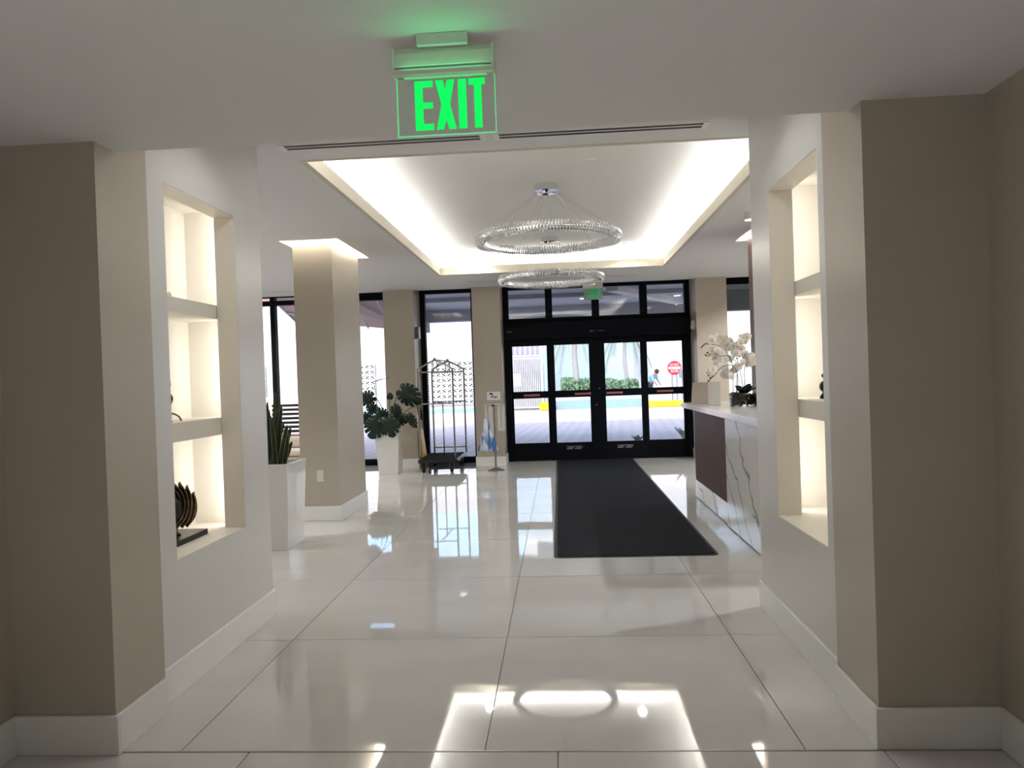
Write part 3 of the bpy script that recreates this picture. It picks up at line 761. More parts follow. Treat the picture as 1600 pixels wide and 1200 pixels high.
for i, (x, y) in enumerate(blooms):
    p = at(x, y, 7.24 + random.uniform(0, .2))
    if fmesh is None:
        f = flower_mesh().build('blossom', MT['petal'], orchid, smooth=True); fmesh = f.data
        for v in fmesh.vertices: v.co += ORG[orchid]
        lip = MB().sphere((0, -.012, -.006), .007, 8, 6, (1, 1, 1.5)).build('lip', MT['petal_c'], orchid, smooth=True); lme = lip.data
        for v in lme.vertices: v.co += ORG[orchid]
        lip.parent = f
    else:
        f = bpy.data.objects.new('blossom', fmesh); COL.objects.link(f); f.parent = orchid
        lip = bpy.data.objects.new('lip', lme); COL.objects.link(lip); lip.parent = f
    f.location = p - ORG[orchid]; s = random.uniform(1.05, 1.4); f.scale = (s, s, s)
    f.rotation_euler = (random.uniform(-.5, .5), random.uniform(-.5, .5), random.uniform(-.9, .9))
for (x, y) in ((1103,537),(1106,534),(1105,551),(1108,556),(1147,558),(1151,560),(1156,557),(1160,562),(1110,590),(1107,587),(1113,588)):
    MB().sphere(at(x, y, 7.32), .0075, 8, 6, (1.2, 1, 1)).build('bud', MT['stem'], orchid, smooth=True)

tm = thing('card_terminal', 'black card terminal on the desk behind the orchid', 'card terminal', (1.955, 6.95, ZC))
bx(1.90, 2.03, 6.90, 6.97, ZC, ZC + .02).build('base', MT['black'], tm)
MB().box(-.05, .09, -.012, .012, 0, .21).xf(Matrix.Translation((1.945, 6.94, ZC + .02)) @ Matrix.Rotation(-.06, 4, 'X')).build('screen_body', MT['black'], tm, bevel=.004)
bx(1.86, 1.905, 6.86, 6.93, ZC, ZC + .03).build('dock', MT['black'], tm, bevel=.004)

# ================================================================== NICHE THINGS
# ring sculpture, left niche bottom
sc = thing('ring_sculpture', 'bronze feathered ring sculpture on a black base in the niche beside the snake plant', 'sculpture', (-2.02, 3.76, .607))
zb = .607
bx(-2.10, -1.935, 3.58, 3.92, zb, zb + .028).build('base', MT['darkmetal'], sc)
cz = zb + .175; cy = 3.715
MB().sphere((-2.02, cy, cz - .01), .058, 16, 10, (.8, 1, 1.15)).build('dark_core', MT['darkmetal'], sc, smooth=True)
MB().lathe([(.03, 0), (.016, .02), (.014, .05)], (-2.02, 3.74, zb + .028), 12).build('neck', MT['bronze'], sc, smooth=True)
for k in range(7):
    b = MB(); n = 16; vs = []; a0 = math.radians(-120 + 10*k); a1 = math.radians(150 - 21*k); R = .070 + .009*k; xo = -2.02 + (-.050 + .016*k)
    for i in range(n + 1):
        t = i / n; a = a0 + (a1 - a0)*t; rr = R + .034*t*t; w = .028 * math.sin(PI*(.12 + .86*t)) ** .6
        p = Vector((xo, cy + rr*math.cos(a), cz + rr*math.sin(a))); rad = Vector((0, math.cos(a), math.sin(a)))
        vs += [p + Vector((w, 0, 0)) - rad*.012, p + rad*.006, p - Vector((w, 0, 0)) - rad*.012]
    fs = []
    for i in range(n):
        for q in (0, 1): fs.append((3*i+q, 3*i+q+1, 3*i+q+4, 3*i+q+3))
    o = b.add(vs, fs).build('feather', MT['bronze'], sc, smooth=True); s_ = o.modifiers.new('thick', 'SOLIDIFY'); s_.thickness = .008
# figurine on the middle shelf
fg = thing('figurine', 'small dark metal figurine with curved arm on a shelf above the ring sculpture', 'figurine', (-2.0, 3.705, 1.23))
MB().tube([(-2.0, 3.645, 1.232), (-2.0, 3.655, 1.29), (-2.0, 3.665, 1.34), (-2.0, 3.660, 1.40)], [.012, .02, .016, .012], 10).build('torso', MT['darkmetal'], fg, smooth=True)
MB().sphere((-2.0, 3.670, 1.425), .022, 10, 8, (1, 1, 1.25)).build('head', MT['darkmetal'], fg, smooth=True)
MB().tube(smoothp([Vector((-2.0, 3.660, 1.385)), Vector((-2.0, 3.705, 1.37)), Vector((-2.0, 3.720, 1.345)), Vector((-2.0, 3.695, 1.32)), Vector((-2.0, 3.665, 1.30))]), .006, 7).build('arm', MT['bronze'], fg, smooth=True)
MB().tube(smoothp([Vector((-2.0, 3.655, 1.275)), Vector((-2.0, 3.725, 1.272)), Vector((-2.0, 3.780, 1.255)), Vector((-2.0, 3.805, 1.232))]), .005, 7).build('leg', MT['bronze'], fg, smooth=True)
MB().lathe([(.035, 0), (.035, .008)], (-2.0, 3.645, 1.23), 14).build('foot_disc', MT['darkmetal'], fg)
gb = thing('glass_ornament', 'small clear glass ornament on the topmost niche shelf above the figurine', 'ornament', (-1.985, 3.66, 1.86))
MB().sphere((-1.985, 3.70, 1.885), .014, 12, 8).build('ball', MT['crystal'], gb, smooth=True); MB().lathe([(.016, 0), (.008, .006), (.006, .014)], (-1.985, 3.70, 1.86), 12).build('foot', MT['crystal'], gb, smooth=True)
of = thing('dark_ornament', 'small dark ornament on a shelf of the niche beside the desk', 'ornament', (1.40, 4.02, 1.23))
MB().lathe([(.02, 0), (.024, .01), (.008, .03), (.006, .05)], (1.40, 4.035, 1.23), 12).build('stand', MT['darkmetal'], of, smooth=True)
MB().sphere((1.40, 4.035, 1.295), .03, 12, 8, (.8, 1, 1)).build('head', MT['darkmetal'], of, smooth=True); MB().sphere((1.40, 4.035, 1.352), .012, 10, 6).build('finial', MT['darkmetal'], of, smooth=True)

# ================================================================== PLANTS
def planter(r, x0, x1, y0, y1, h, inset):
    cx, cy, ax, ay = (x0+x1)/2, (y0+y1)/2, (x1-x0)/2, (y1-y0)/2
    m = MB()
    m.frustum(cx, cy, 0.0, h, ax - inset, ay - inset, ax, ay)
    m.f = [f for k, f in enumerate(m.f) if k != 1]
    b = len(m.v); t = .018
    m.v += [Vector(p) for z, k in ((h, t), (h - .07, t + .004)) for p in ((cx-ax+k, cy-ay+k, z), (cx+ax-k, cy-ay+k, z), (cx+ax-k, cy+ay-k, z), (cx-ax+k, cy+ay-k, z))]
    for i in range(4):
        j = (i+1) % 4
        m.f += [(4+i, 4+j, b+j, b+i), (b+i, b+j, b+4+j, b+4+i)]
    m.f.append((b+4, b+5, b+6, b+7))
    o = m.build('planter', MT['pot'], r, bevel=.004)
    bx(cx-ax+.03, cx+ax-.03, cy-ay+.03, cy+ay-.03, h - .069, h - .05).build('soil', MT['soil'], r)
    return o
sn = thing('potted_snake_plant', 'snake plant with yellow edged blades in a tall white planter by the column', 'potted plant', (-2.53, 6.34, 0))
planter(sn, -2.765, -2.30, 6.10, 6.56, .735, .035)
def blade(base, top, w, twist, parent, bend):
    b = MB(); e = MB(); n = 12; base = Vector(base); top = Vector(top); side0 = Vector((math.cos(twist), math.sin(twist), 0)); vs = []; ve = [[], []]
    nrm = Vector((-side0.y, side0.x, 0))
    for i in range(n + 1):
        t = i / n; p = base.lerp(top, t) + nrm * bend * math.sin(PI*t) + side0 * bend * .5 * t * t
        ww = w * (.55 + .9*t - 1.05*t*t) if t < .97 else .002; ww = max(ww, .002)
        a = twist + .5*t; s = Vector((math.cos(a), math.sin(a), 0)); q = Vector((-s.y, s.x, 0))
        vs += [p - s*ww + q*ww*.25, p, p + s*ww + q*ww*.25]
        for j, sg in ((0, -1), (1, 1)): ve[j] += [p + s*ww*sg*.86 + q*ww*.27 - q*.001, p + s*ww*sg*1.08 + q*ww*.29]
    fs = []
    for i in range(n):
        for k in (0, 1): fs.append((3*i+k, 3*i+k+1, 3*i+k+4, 3*i+k+3))
    o = b.add(vs, fs).build('blade', MT['leaf_s'], parent, smooth=True); s_ = o.modifiers.new('thick', 'SOLIDIFY'); s_.thickness = .004
    for j in (0, 1): e.add(ve[j], [(2*i, 2*i+1, 2*i+3, 2*i+2) for i in range(n)])
    o2 = e.build('yellow_margin', MT['leaf_y'], o); s_ = o2.modifiers.new('thick', 'SOLIDIFY'); s_.thickness = .006; s_.offset = 0
for (x, y, tx, ty, tz, w) in ((415,735,418,628,6.25,.024),(424,735,428,612,6.32,.028),(420,735,432,640,6.2,.026),(432,735,437,640,6.35,.024),(440,735,449,664,6.22,.034),(428,735,444,660,6.4,.026),(436,735,453,668,6.3,.03),
        (412,735,410,600,6.3,.028),(405,735,400,640,6.25,.026),(425,735,422,655,6.42,.028),(444,735,455,690,6.36,.022),(400,735,392,620,6.35,.028),(418,735,412,668,6.17,.03),(430,735,433,615,6.24,.026),(436,735,440,632,6.28,.026),(424,735,419,640,6.2,.028),(446,735,452,675,6.25,.028),(434,735,426,650,6.18,.026),(392,735,380,660,6.3,.026)):
    b = at(x, y, tz); b.z = .675; b.x = max(-2.70, min(-2.36, b.x - .02)); t = at(tx, ty, tz)
    blade(b, t, w, random.uniform(-.7, .7), sn, random.uniform(-.03, .03))

mo = thing('potted_monstera', 'monstera with split leaves in a white planter beside the luggage cart', 'potted plant', (-2.62, 11.2, 0))
planter(mo, -2.805, -2.425, 11.0, 11.40, .655, .045)
def monstera_leaf(c, tip_deg, size, pitch, yaw, parent, splits=True):
    """heart outline with cuts between the ribs; local: base at -Y', tip +u"""
    N = 132; pts = []
    for i in range(N):
        a = 2*PI*i/N - PI
        r = .50*(1 + .22*math.cos(a)) * (1.0 - .55*math.exp(-((abs(a) - PI)/.28)**2)) * (1 + .10*math.exp(-(a/.25)**2))
        if splits:
            for k in range(5):
                for sg in (1, -1):
                    ac = sg*(.42 + .42*k); d = (a - ac)/.030
                    r *= 1 - .44*math.exp(-d*d)
        u = r*math.cos(a); v = r*math.sin(a)*.92
        pts.append(Vector((u, v, -.30*(u*u*.6 + v*v*1.1) + .05*abs(v))))
    m = Matrix.Translation(c) @ Matrix.Rotation(yaw, 4, 'Z') @ Matrix.Rotation(pitch, 4, 'X') @ Matrix.Rotation(PI/2, 4, 'X') @ Matrix.Rotation(math.radians(tip_deg), 4, 'Z') @ Matrix.Scale(size, 4)
    b = MB().add([m @ Vector((0, 0, .02))] + [m @ p for p in pts], [(0, 1+i, 1+(i+1) % N) for i in range(N)])
    o = b.build('leaf', MT['leaf'], parent, smooth=True)
    s_ = o.modifiers.new('thick', 'SOLIDIFY'); s_.thickness = .003
    return m @ Vector((-.30, 0, 0))
root = Vector((-2.60, 11.2, .60))
for (x, y, Y, deg, size, pt, yw, sp_) in ((634,615,10.95,-40,.40,.35,-.2,True),(577,622,10.95,200,.27,.3,.3,True),(589,664,10.9,-115,.37,.25,.2,True),(607,662,10.85,-80,.34,.2,-.1,True),(617,640,11.15,-60,.24,.1,-.5,True),
        (609,621,11.1,80,.11,.2,.2,False),(641,654,11.05,-65,.26,.3,-.7,True),(654,641,11.2,-65,.25,.1,-1.1,True),(575,655,11.3,170,.26,.4,.4,True),(598,650,11.3,120,.24,.4,.1,True),(622,655,11.4,-20,.24,.3,.2,True),(584,640,11.5,150,.2,.3,.4,True)):
    c = at(x, y, Y); b = monstera_leaf(c, deg, size, pt, yw, mo, sp_)
    mid = root.lerp(b, .55) + Vector((0, 0, .10))
    MB().tube(smoothp([root + Vector((random.uniform(-.06, .06), random.uniform(-.06, .06), 0)), mid, b]), .006, 6).build('stem', MT['stem'], mo, smooth=True)
tw = [at(*p, 11.2) for p in ((605,668),(592,650),(588,620),(586,600),(592,593),(602,592),(608,590))]
MB().tube(smoothp(tw), .004, 6).build('aerial_stem', MT['stem'], mo, smooth=True)
strap_leaf(at(598, 593, 11.2), (-1, .1, -.15), .22, .022, .1, MT['leaf'], 'young_leaf', mo)

# ================================================================== LUGGAGE CART
ct = thing('luggage_cart', 'brass luggage cart with gabled rails and black deck before the window', 'luggage cart', (-1.85, 11.55, 0))
A0, B0 = Vector((-2.125, 11.1, 0)), Vector((-1.60, 11.1, 0)); C0, D0 = Vector((-2.065, 12.0, 0)), Vector((-1.545, 12.0, 0))
deck = slab(rrect(-2.165, -1.555, 11.03, 12.08, .05), .155, .20).build('deck', MT['black'], ct)
slab(rrect(-2.145, -1.585, 11.06, 12.05, .04), .20, .207).build('carpet', MT['mat'], deck)
bp = MB().tube([(-1.55, 11.06, .18), (-1.55, 12.05, .18)], .016, 8); bp.build('bumper', MT['steel'], deck, smooth=True)
brass = mat('satin_brass_steel', (.42, .38, .34), .3, .9); MT['brass'] = brass
zt, zp, zm = 1.52, 1.70, 1.04
for P, Q, ap in ((A0, B0, (684, 560)), (C0, D0, (702, 563))):
    u = Vector((0, 0, 1)); mid = (P + Q)/2
    for s in (P, Q):
        MB().tube(smoothp([s + u*.2, s + u*1.0, s + u*zt, s.lerp(mid, .06) + u*(zt + .05), s.lerp(mid, .5) + u*(zt + .12), mid + u*zp]), .0135, 8).build('post_rail', brass, ct, smooth=True)
    for z in (zt, zm): MB().tube([P + u*z, Q + u*z], .010, 8).build('crossbar', brass, ct, smooth=True)
    for dx in (-.03, .03): MB().tube([mid + Vector((dx, 0, zt)), mid + Vector((dx, 0, zp - .02))], .007, 6).build('king_rod', brass, ct, smooth=True)
    MB().sphere(mid + u*(zp + .01), .026, 12, 8).build('finial', brass, ct, smooth=True)
MB().tube([C0 + Vector((0, 0, .30)), D0 + Vector((0, 0, .30))], .009, 8).build('lower_bar', brass, ct, smooth=True)
MB().tube([(A0 + B0)/2 + Vector((0, 0, zp)), (C0 + D0)/2 + Vector((0, 0, zp))], .011, 8).build('ridge_bar', brass, ct, smooth=True)
MB().tube([(A0 + B0)/2 + Vector((0, 0, zm)), (C0 + D0)/2 + Vector((0, 0, zm))], .009, 8).build('middle_bar', brass, ct, smooth=True)
MB().tube([(A0 + B0 + C0 + D0)/4 + Vector((0, 0, .2)), (A0 + B0 + C0 + D0)/4 + Vector((0, 0, zm))], .009, 8).build('centre_rod', brass, ct, smooth=True)
for x, y in ((-2.09, 11.13), (-1.66, 11.13), (-2.05, 11.95), (-1.62, 11.95)):
    w = MB().lathe([(.02, -.02), (.072, -.02), (.078, -.012), (.078, .012), (.072, .02), (.02, .02)], n=20).xf(Matrix.Translation((x, y, .078)) @ Matrix.Rotation(PI/2, 4, 'Y')).build('wheel', MT['rubber'], ct)
    MB().box(x - .03, x - .024, y - .02, y + .02, .07, .157).box(x + .024, x + .03, y - .02, y + .02, .07, .157).box(x - .035, x + .035, y - .03, y + .03, .15, .157).build('caster_fork', MT['steel'], w)

# ================================================================== UMBRELLA BAG STAND
us = thing('umbrella_bag_stand', 'slim steel stand with plastic umbrella bags and a small sign', 'bag stand', (-1.0, 11.2, 0))
MB().lathe([(.13, 0), (.13, .008), (.09, .02), (.025, .045), (.014, .06), (.013, 1.02), (.004, 1.022)], (-1.0, 11.2, 0), 28).build('post', MT['steel'], us, smooth=False)
MB().tube([(-1.15, 11.19, 1.0), (-.845, 11.19, 1.0)], .008, 8).build('hanger_bar', MT['chrome'], us, smooth=True)
for x in (-1.15, -.845): MB().sphere((x, 11.19, 1.0), .014, 10, 6).build('bar_knob', MT['chrome'], us, smooth=True)
bx(-1.035, -.985, 11.165, 11.185, .975, 1.0).build('clip', MT['black'], us)
card = bx(-1.105, -.885, 11.185, 11.19, 1.06, 1.20).build('sign_card', MT['acrylic_w'], us)
bx(-1.098, -.892, 11.1835, 11.185, 1.068, 1.192).build('paper', MT['white'], card)
um = MB(); pts = [(-1.065, 1.15)] + [(-1.034 + .031*math.cos(a), 1.15 + .026*math.sin(a)) for a in [PI - PI*k/10 for k in range(11)]]
um.prism(pts[1:], 11.182, 11.1835).build('umbrella_icon', MT['black'], card)
MB().box(-1.035, -.995, 11.182, 11.1835, 1.126, 1.136).box(-1.04, -.998, 11.182, 11.1835, 1.106, 1.116).box(-.99, -.945, 11.182, 11.1835, 1.100, 1.118).build('sign_print', MT['black'], card)
def bag(c, ztop, zbot, w0, w1, m, name, thick=.4, skew=0.0):
    b = MB(); n = 40; prof = []
    k = 12
    for i in range(k + 1):
        t = i / k; prof.append((w0 + (w1 - w0) * (t ** 1.2), ztop + (zbot - ztop)*t))
    fn = lambda r, z, a: r * (1 + .16*math.sin(9*a + 3*z*6) * (ztop - z)/(ztop - zbot))
    b.lathe(prof, (0, 0, 0), n, fn)
    for v in b.v: v.y *= thick; v.x += skew * (ztop - v.z); v.x += c[0]; v.y += c[1]
    return b.build(name, m, us, smooth=True)
bag((-1.125, 11.185), .99, .74, .012, .028, MT['bag_clear'], 'bag_neck')
bag((-1.125, 11.185), .78, .30, .03, .145, MT['bag'], 'blue_white_bag', .45, .04)
bag((-1.05, 11.20), .99, .36, .03, .045, MT['bag_clear'], 'clear_bag', .4)
for x in (-.925, -.865): bx(x - .022, x + .022, 11.19, 11.196, .60, 1.0).build('clear_sleeve', MT['bag_clear'], us)

# folded yellow caution board leaning by the pillar
wf = thing('caution_board', 'folded yellow wet floor board leaning between planter and luggage cart', 'caution sign', (-2.22, 11.86, 0))
for dy, lean in ((0, .075), (.03, .05)):
    MB().prism([(-.05 + dy, 0), (-.022 + dy, 0), (-.072 + dy*.3, .62), (-.095 + dy*.3, .62)], 0, .26).xf(Matrix.Translation((-2.165, 11.66, 0))).build('board', MT['yellow'], wf)
MB().box(-2.263, -2.228, 11.74, 11.84, .60, .63).build('hinge_handle', MT['yellow'], wf)

# bench beyond the column
bn = thing('wooden_bench', 'low oak bench with pale cushion beyond the free-standing column', 'bench', (-4.1, 10.2, 0))
bx(-4.7, -3.3, 9.95, 10.45, .36, .41).build('seat', MT['wood'], bn, bevel=.006)
for x in (-4.62, -3.38):
    for y in (10.0, 10.4): bx(x - .03, x + .03, y - .03, y + .03, 0, .36).build('leg', MT['wood'], bn)
bx(-4.66, -3.34, 9.98, 10.42, .41, .50).build('cushion', MT['cushion'], bn, bevel=.03)
bx(-4.45, -3.34, 10.34, 10.46, .50, .66).build('back_cushion', MT['cushion'], bn, bevel=.04)
bx(-4.7, -3.3, 10.46, 10.50, .41, .68).build('backrest', MT['wood'], bn, bevel=.006)

# ================================================================== OUTSIDE
struct(bx(-60, 70, YS + .1, 140, -.25, -.02).build('ground_paving', MT['paver'], loc=(0, 0, 0)))
# entrance canopy
can = thing('entrance_canopy', 'grey painted entrance canopy soffit seen through the transom', 'canopy', (1.8, 14.8, 2.75)); can['kind'] = 'structure'
bx(-3.0, 8.0, YS + .12, 17.1, 2.98, 3.3).build('soffit', MT['ext_grey'], can)
bx(-3.0, 8.0, 16.8, 17.1, 2.72, 2.98).build('edge_beam', MT['ext_grey'], can)
bx(-3.0, 8.0, 14.3, 14.6, 2.90, 2.98).build('drop_beam', MT['ext_grey'], can)
bx(-3.2, -2.95, 15.9, 17.1, 2.50, 3.3).build('side_beam', MT['ext_dk'], can)
MB().prism([(-.12, 0), (.12, 0), (.12, .1), (-.12, .1)], 0, 3.6).xf(Matrix.Translation((1.0, 13.4, 2.88)) @ Matrix.Rotation(-.5, 4, 'Z')).build('diagonal_beam', MT['ext_white'], can)
for x, y in ((2.45, 14.0), (2.5, 15.6), (.55, 15.4), (-2.1, 15.0)):
    MB().lathe([(.001, 0), (.07, 0), (.07, -.01), (.001, -.01)], (x, y, 2.979), 20).build('downlight', MT['led_out'], can)
for x in (-3.05, 7.8): bx(x - .1, x + .1, 16.85, 17.05, -.02, 2.6).build('post', MT['ext_white'], can) if x > 0 else None

# awning at the left
aw = thing('awning', 'mauve sloped awning with pale ribs outside beyond the column', 'awning', (-4.6, 16.0, 2.4))
P = [Vector(p) for p in ((-6.3, 15.2, 3.6), (-3.35, 15.2, 3.6), (-3.35, 17.6, 2.58), (-6.3, 17.6, 2.95))]
MB().add(P + [p + Vector((0, 0, .03)) for p in P], [(0,1,2,3), (7,6,5,4), (0,4,5,1), (1,5,6,2), (2,6,7,3), (3,7,4,0)]).build('canvas', MT['awning'], aw)
for k in range(6):
    t = k/5; a = P[0].lerp(P[1], t); b = P[3].lerp(P[2], t); MB().tube([a - Vector((0,0,.03)), b - Vector((0,0,.03))], .022, 6).build('rib', MT['ext_grey'], aw)
for t in (.35, .75): MB().tube([P[0].lerp(P[3], t) - Vector((0,0,.04)), P[1].lerp(P[2], t) - Vector((0,0,.04))], .022, 6).build('rib', MT['ext_grey'], aw)
MB().tube([P[0].lerp(P[1], .4) - Vector((0,0,.05)), P[2] - Vector((0,0,.05))], .022, 6).build('brace', MT['ext_grey'], aw)
for x in (-6.25, -3.4): MB().tube([(x, 17.5, -.02), (x, 17.5, 2.7 if x > -4 else 2.93)], .03, 8).build('post', MT['post'], aw)

# white boundary wall with breeze block panels (blocks are parts)
YW = 31.5
wl_ = struct(bx(-24, -2.6, YW, YW + .3, -.02, 4.3).build('wall_boundary', MT['ext_white'], loc=(0, YW, 0)))
S = .232
cu = bpy.data.curves.new('blk', 'CURVE'); cu.dimensions = '2D'; cu.fill_mode = 'BOTH'; cu.extrude = .03
def spl(pts):
    s = cu.splines.new('POLY'); s.points.add(len(pts) - 1); s.use_cyclic_u = True
    for q, (x, y) in zip(s.points, pts): q.co = (x*S, y*S, 0, 1)
spl([(.01, .01), (.99, .01), (.99, .99), (.01, .99)])
spl([(.13, .36), (.29, .20), (.86, .66), (.70, .82)])
spl([(.52, .14), (.86, .12), (.84, .40)]); spl([(.14, .58), (.44, .86), (.15, .87)])
bme = mesh_from_curve(cu)
for v in bme.vertices: v.co = Vector((v.co.x, v.co.z, v.co.y))
bme.materials.clear(); bme.materials.append(MT['ext_white'])
bme2 = bme.copy()
for v in bme2.vertices: v.co.x = S - v.co.x
bme2.flip_normals()
def breeze(x0, nx, z0, nz, label):
    r = thing('breeze_block_screen', label, 'block screen', (x0 + nx*S/2, YW - .08, z0)); r['group'] = 'breeze block screens on the boundary wall'
    bx(x0, x0 + nx*S, YW - .02, YW - .004, z0, z0 + nz*S).build('hole_shade_backing', MT['black'], r)  # black sheet puts the shade inside the block holes into colour
    for i in range(nx):
        for j in range(nz):
            o = bpy.data.objects.new('block', bme if i % 2 else bme2); COL.objects.link(o); o.parent = r
            o.location = Vector((x0 + i*S, YW - .06, z0 + j*S)) - ORG[r]
breeze(-5.95, 11, .32, 8, 'white breeze block screen seen behind the luggage cart')
breeze(-9.95, 9, .32, 8, 'white breeze block screen seen behind the monstera')
breeze(-15.0, 10, .62, 7, 'white breeze block screen seen behind the snake plant')
struct(bx(-24, -10.6, YW + .31, YW + .5, -.02, 4.85).build('wall_boundary_upper', MT['ext_white']))
struct(bx(-24, -2.4, YW - .6, YW - .35, -.02, .16).build('trim_kerb', MT['ext_bluedk']))
struct(bx(-24, -10.3, YW - 1.0, YW - .7, -.02, .92).build('wall_low', MT['ext_pink']))
struct(bx(-26, -10, 44, 45, -.02, 7.0).build('wall_far_left', MT['terracotta']))

# slatted bench outside
ob = thing('slatted_bench', 'black slatted outdoor bench behind the window beyond the column', 'bench', (-5.0, 14.4, -.02))
for k in range(7): bx(-5.7, -4.2, 14.38, 14.42, .46 + .085*k, .51 + .085*k).build('back_slat', MT['black'], ob)
for k in range(4): bx(-5.7, -4.2, 13.95 + .1*k, 14.03 + .1*k, .40, .43).build('seat_slat', MT['black'], ob)
for x in (-5.62, -4.28): bx(x - .025, x + .025, 14.42, 14.46, -.02, 1.06).build('leg', MT['black'], ob); bx(x - .025, x + .025, 13.97, 14.02, -.02, .40).build('leg', MT['black'], ob)

# pale blue house with gate
hs = struct(bx(-2.6, 3.45, YW + 2.9, YW + 3.5, -.02, 6.0).build('wall_blue_house', MT['ext_blue'], loc=(0, YW + 1.9, 0)))
struct(bx(-.72, -.52, YW, YW + .5, -.02, 1.9).build('wall_gate_pier', MT['ext_blue']))
struct(bx(-2.55, -.74, YW + .5, YW + .6, -.02, 2.9).build('wall_gate_yard', mat('mauve_stucco', (.42, .40, .46), .9)))
gt = thing('metal_gate', 'white metal gate of thin upright bars outside the door panel nearest the umbrella stand', 'gate', (-1.6, YW - .1, -.02))
gx0, gx1 = -2.45, -.76
for z in (.10, .62, 2.18, 2.28, 2.80): bx(gx0, gx1, YW - .13, YW - .07, z - .03, z + .03).build('rail', MT['ext_white'], gt)
n = 22
for k in range(n + 1):
    x = gx0 + (gx1 - gx0)*k/n; bx(x - .016, x + .016, YW - .115, YW - .085, .10, 2.18).build('bar', MT['ext_white'], gt)
for k in range(9):
    x = gx0 + (gx1 - gx0)*k/8; bx(x - .03, x + .03, YW - .12, YW - .08, 2.28, 2.80).build('upper_bar', MT['ext_white'], gt)
for x in (gx0 - .05, gx1 + .04): bx(x - .05, x + .05, YW - .15, YW - .05, -.02, 2.9).build('gate_post', MT['ext_white'], gt)
bx(gx0, -1.6, YW - .06, YW - .05, 1.0, 1.55).build('mail_plate', MT['ext_white'], gt)
for nm, x0, x1, z in (('one', -.85, -.22, .34), ('two', 3.45, 5.4, .24)):
    kb = slab(rrect(x0, x1, YW - 1.0, YW - .62, .12), -.02, z).build('yellow_kerb', MT['kerb_y'], bevel=.04)
    tag(kb, 'yellow painted kerb end beside the white gate' if nm == 'one' else 'yellow painted kerb near the round red road sign', 'kerb')
# planter wall, hedge, palms
struct(bx(-.2, 3.45, YW - .35, YW - .1, -.02, .74).build('wall_planter', MT['ext_blue'])); struct(bx(-.2, 3.45, YW - .5, YW - .36, -.02, .34).build('trim_planter_band', MT['ext_bluedk']))  # darker blue strip along the bottom of the planter wall
def shrub(name, label, x0, x1, y0, y1, z0, z1, n, m, cat='hedge'):
    b = MB(); r = thing(name, label, cat, ((x0+x1)/2, (y0+y1)/2, z0))
    for i in range(n):
        c = Vector((random.uniform(x0, x1), random.uniform(y0, y1), 0)); h = .72 + .28*mnoise.noise(Vector((c.x*1.6, c.y*2, 3.1)))
        c.z = z0 + (z1 - z0) * h * random.random() ** .6; s = random.uniform(.04, .085)
        q = Euler((random.random()*6, random.random()*6, random.random()*6)).to_matrix()
        b.add([c + q @ Vector(p) for p in ((-s, 0, 0), (0, s*.5, .01), (s, 0, 0), (0, -s*.5, .01))], [(0, 1, 2), (0, 2, 3)])
    o = b.build('foliage', m, r); o['kind'] = 'stuff'
    for k in range(max(2, int((x1 - x0)*2))):
        x = x0 + (x1 - x0)*(k + .5)/max(2, int((x1 - x0)*2)); MB().tube([(x, (y0+y1)/2, z0 - .1), (x + .05, (y0+y1)/2, z0 + .5*(z1 - z0))], .02, 5).build('trunk', MT['palm_t'], r)
shrub('hedge', 'leafy green hedge under the thick trunked palm outside the doors', 0.08, 1.70, YW + .0, YW + .85, .66, 1.46, 3600, MT['hedge'])
shrub('hedge', 'leafy green hedge under the thin trunked palm outside the doors', 1.86, 3.35, YW + .0, YW + .85, .66, 1.30, 3000, MT['hedge'])
struct(bx(-.2, 3.45, YW - .1, YW + 1.0, -.02, .62).build('ground_planter_bed', MT['soil']))
def palm(x, y, h, r0_, label):
    r = thing('palm_tree', label, 'palm', (x, y, .6))
    MB().tube([(x + .03*math.sin(k), y, .6 + (h - .6)*k/8) for k in range(9)], [r0_*(1.15 if k == 0 else 1 - .02*k) for k in range(9)], 12).build('trunk', MT['palm_t'], r, smooth=True)
    for k in range(14):
        a = 2*PI*k/14 + random.uniform(-.2, .2); L = random.uniform(1.0, 1.3); d = Vector((math.cos(a), math.sin(a), 0)); b = MB(); drop = random.uniform(.9, 1.5)
        pts = [Vector((x, y, h)) + d*L*t*.8 + Vector((0, 0, .45*t - drop*1.5*t*t)) for t in [i/9 for i in range(10)]]
        b.tube(pts, [.018*(1 - .08*i) for i in range(10)], 4)
        for i in range(1, 10):
            for sgn in (1, -1):
                sd = Vector((-d.y, d.x, 0))*sgn; p = pts[i]
                for j in range(3):
                    q = p + (pts[min(i+1, 9)] - p)*(j/3.0); e_ = q + sd*.28 + d*.12 + Vector((0, 0, -.32))
                    b.add([q - d*.015, q + d*.015, e_], [(0, 1, 2)])
        b.build('frond', MT['frond'], r)
palm(.72, YW + .45, 3.35, .13, 'palm tree with thick trunk beside the white gate outside the doors')
palm(2.86, YW + .55, 3.2, .09, 'palm tree with thin trunk between the hedge and the bending person')
# sunlit white house behind the road sign
wh = struct(bx(3.45, 20, YW + 6, YW + 7, -.02, 9.0).build('wall_white_house', MT['ext_white'], loc=(0, YW + 6, 0)))
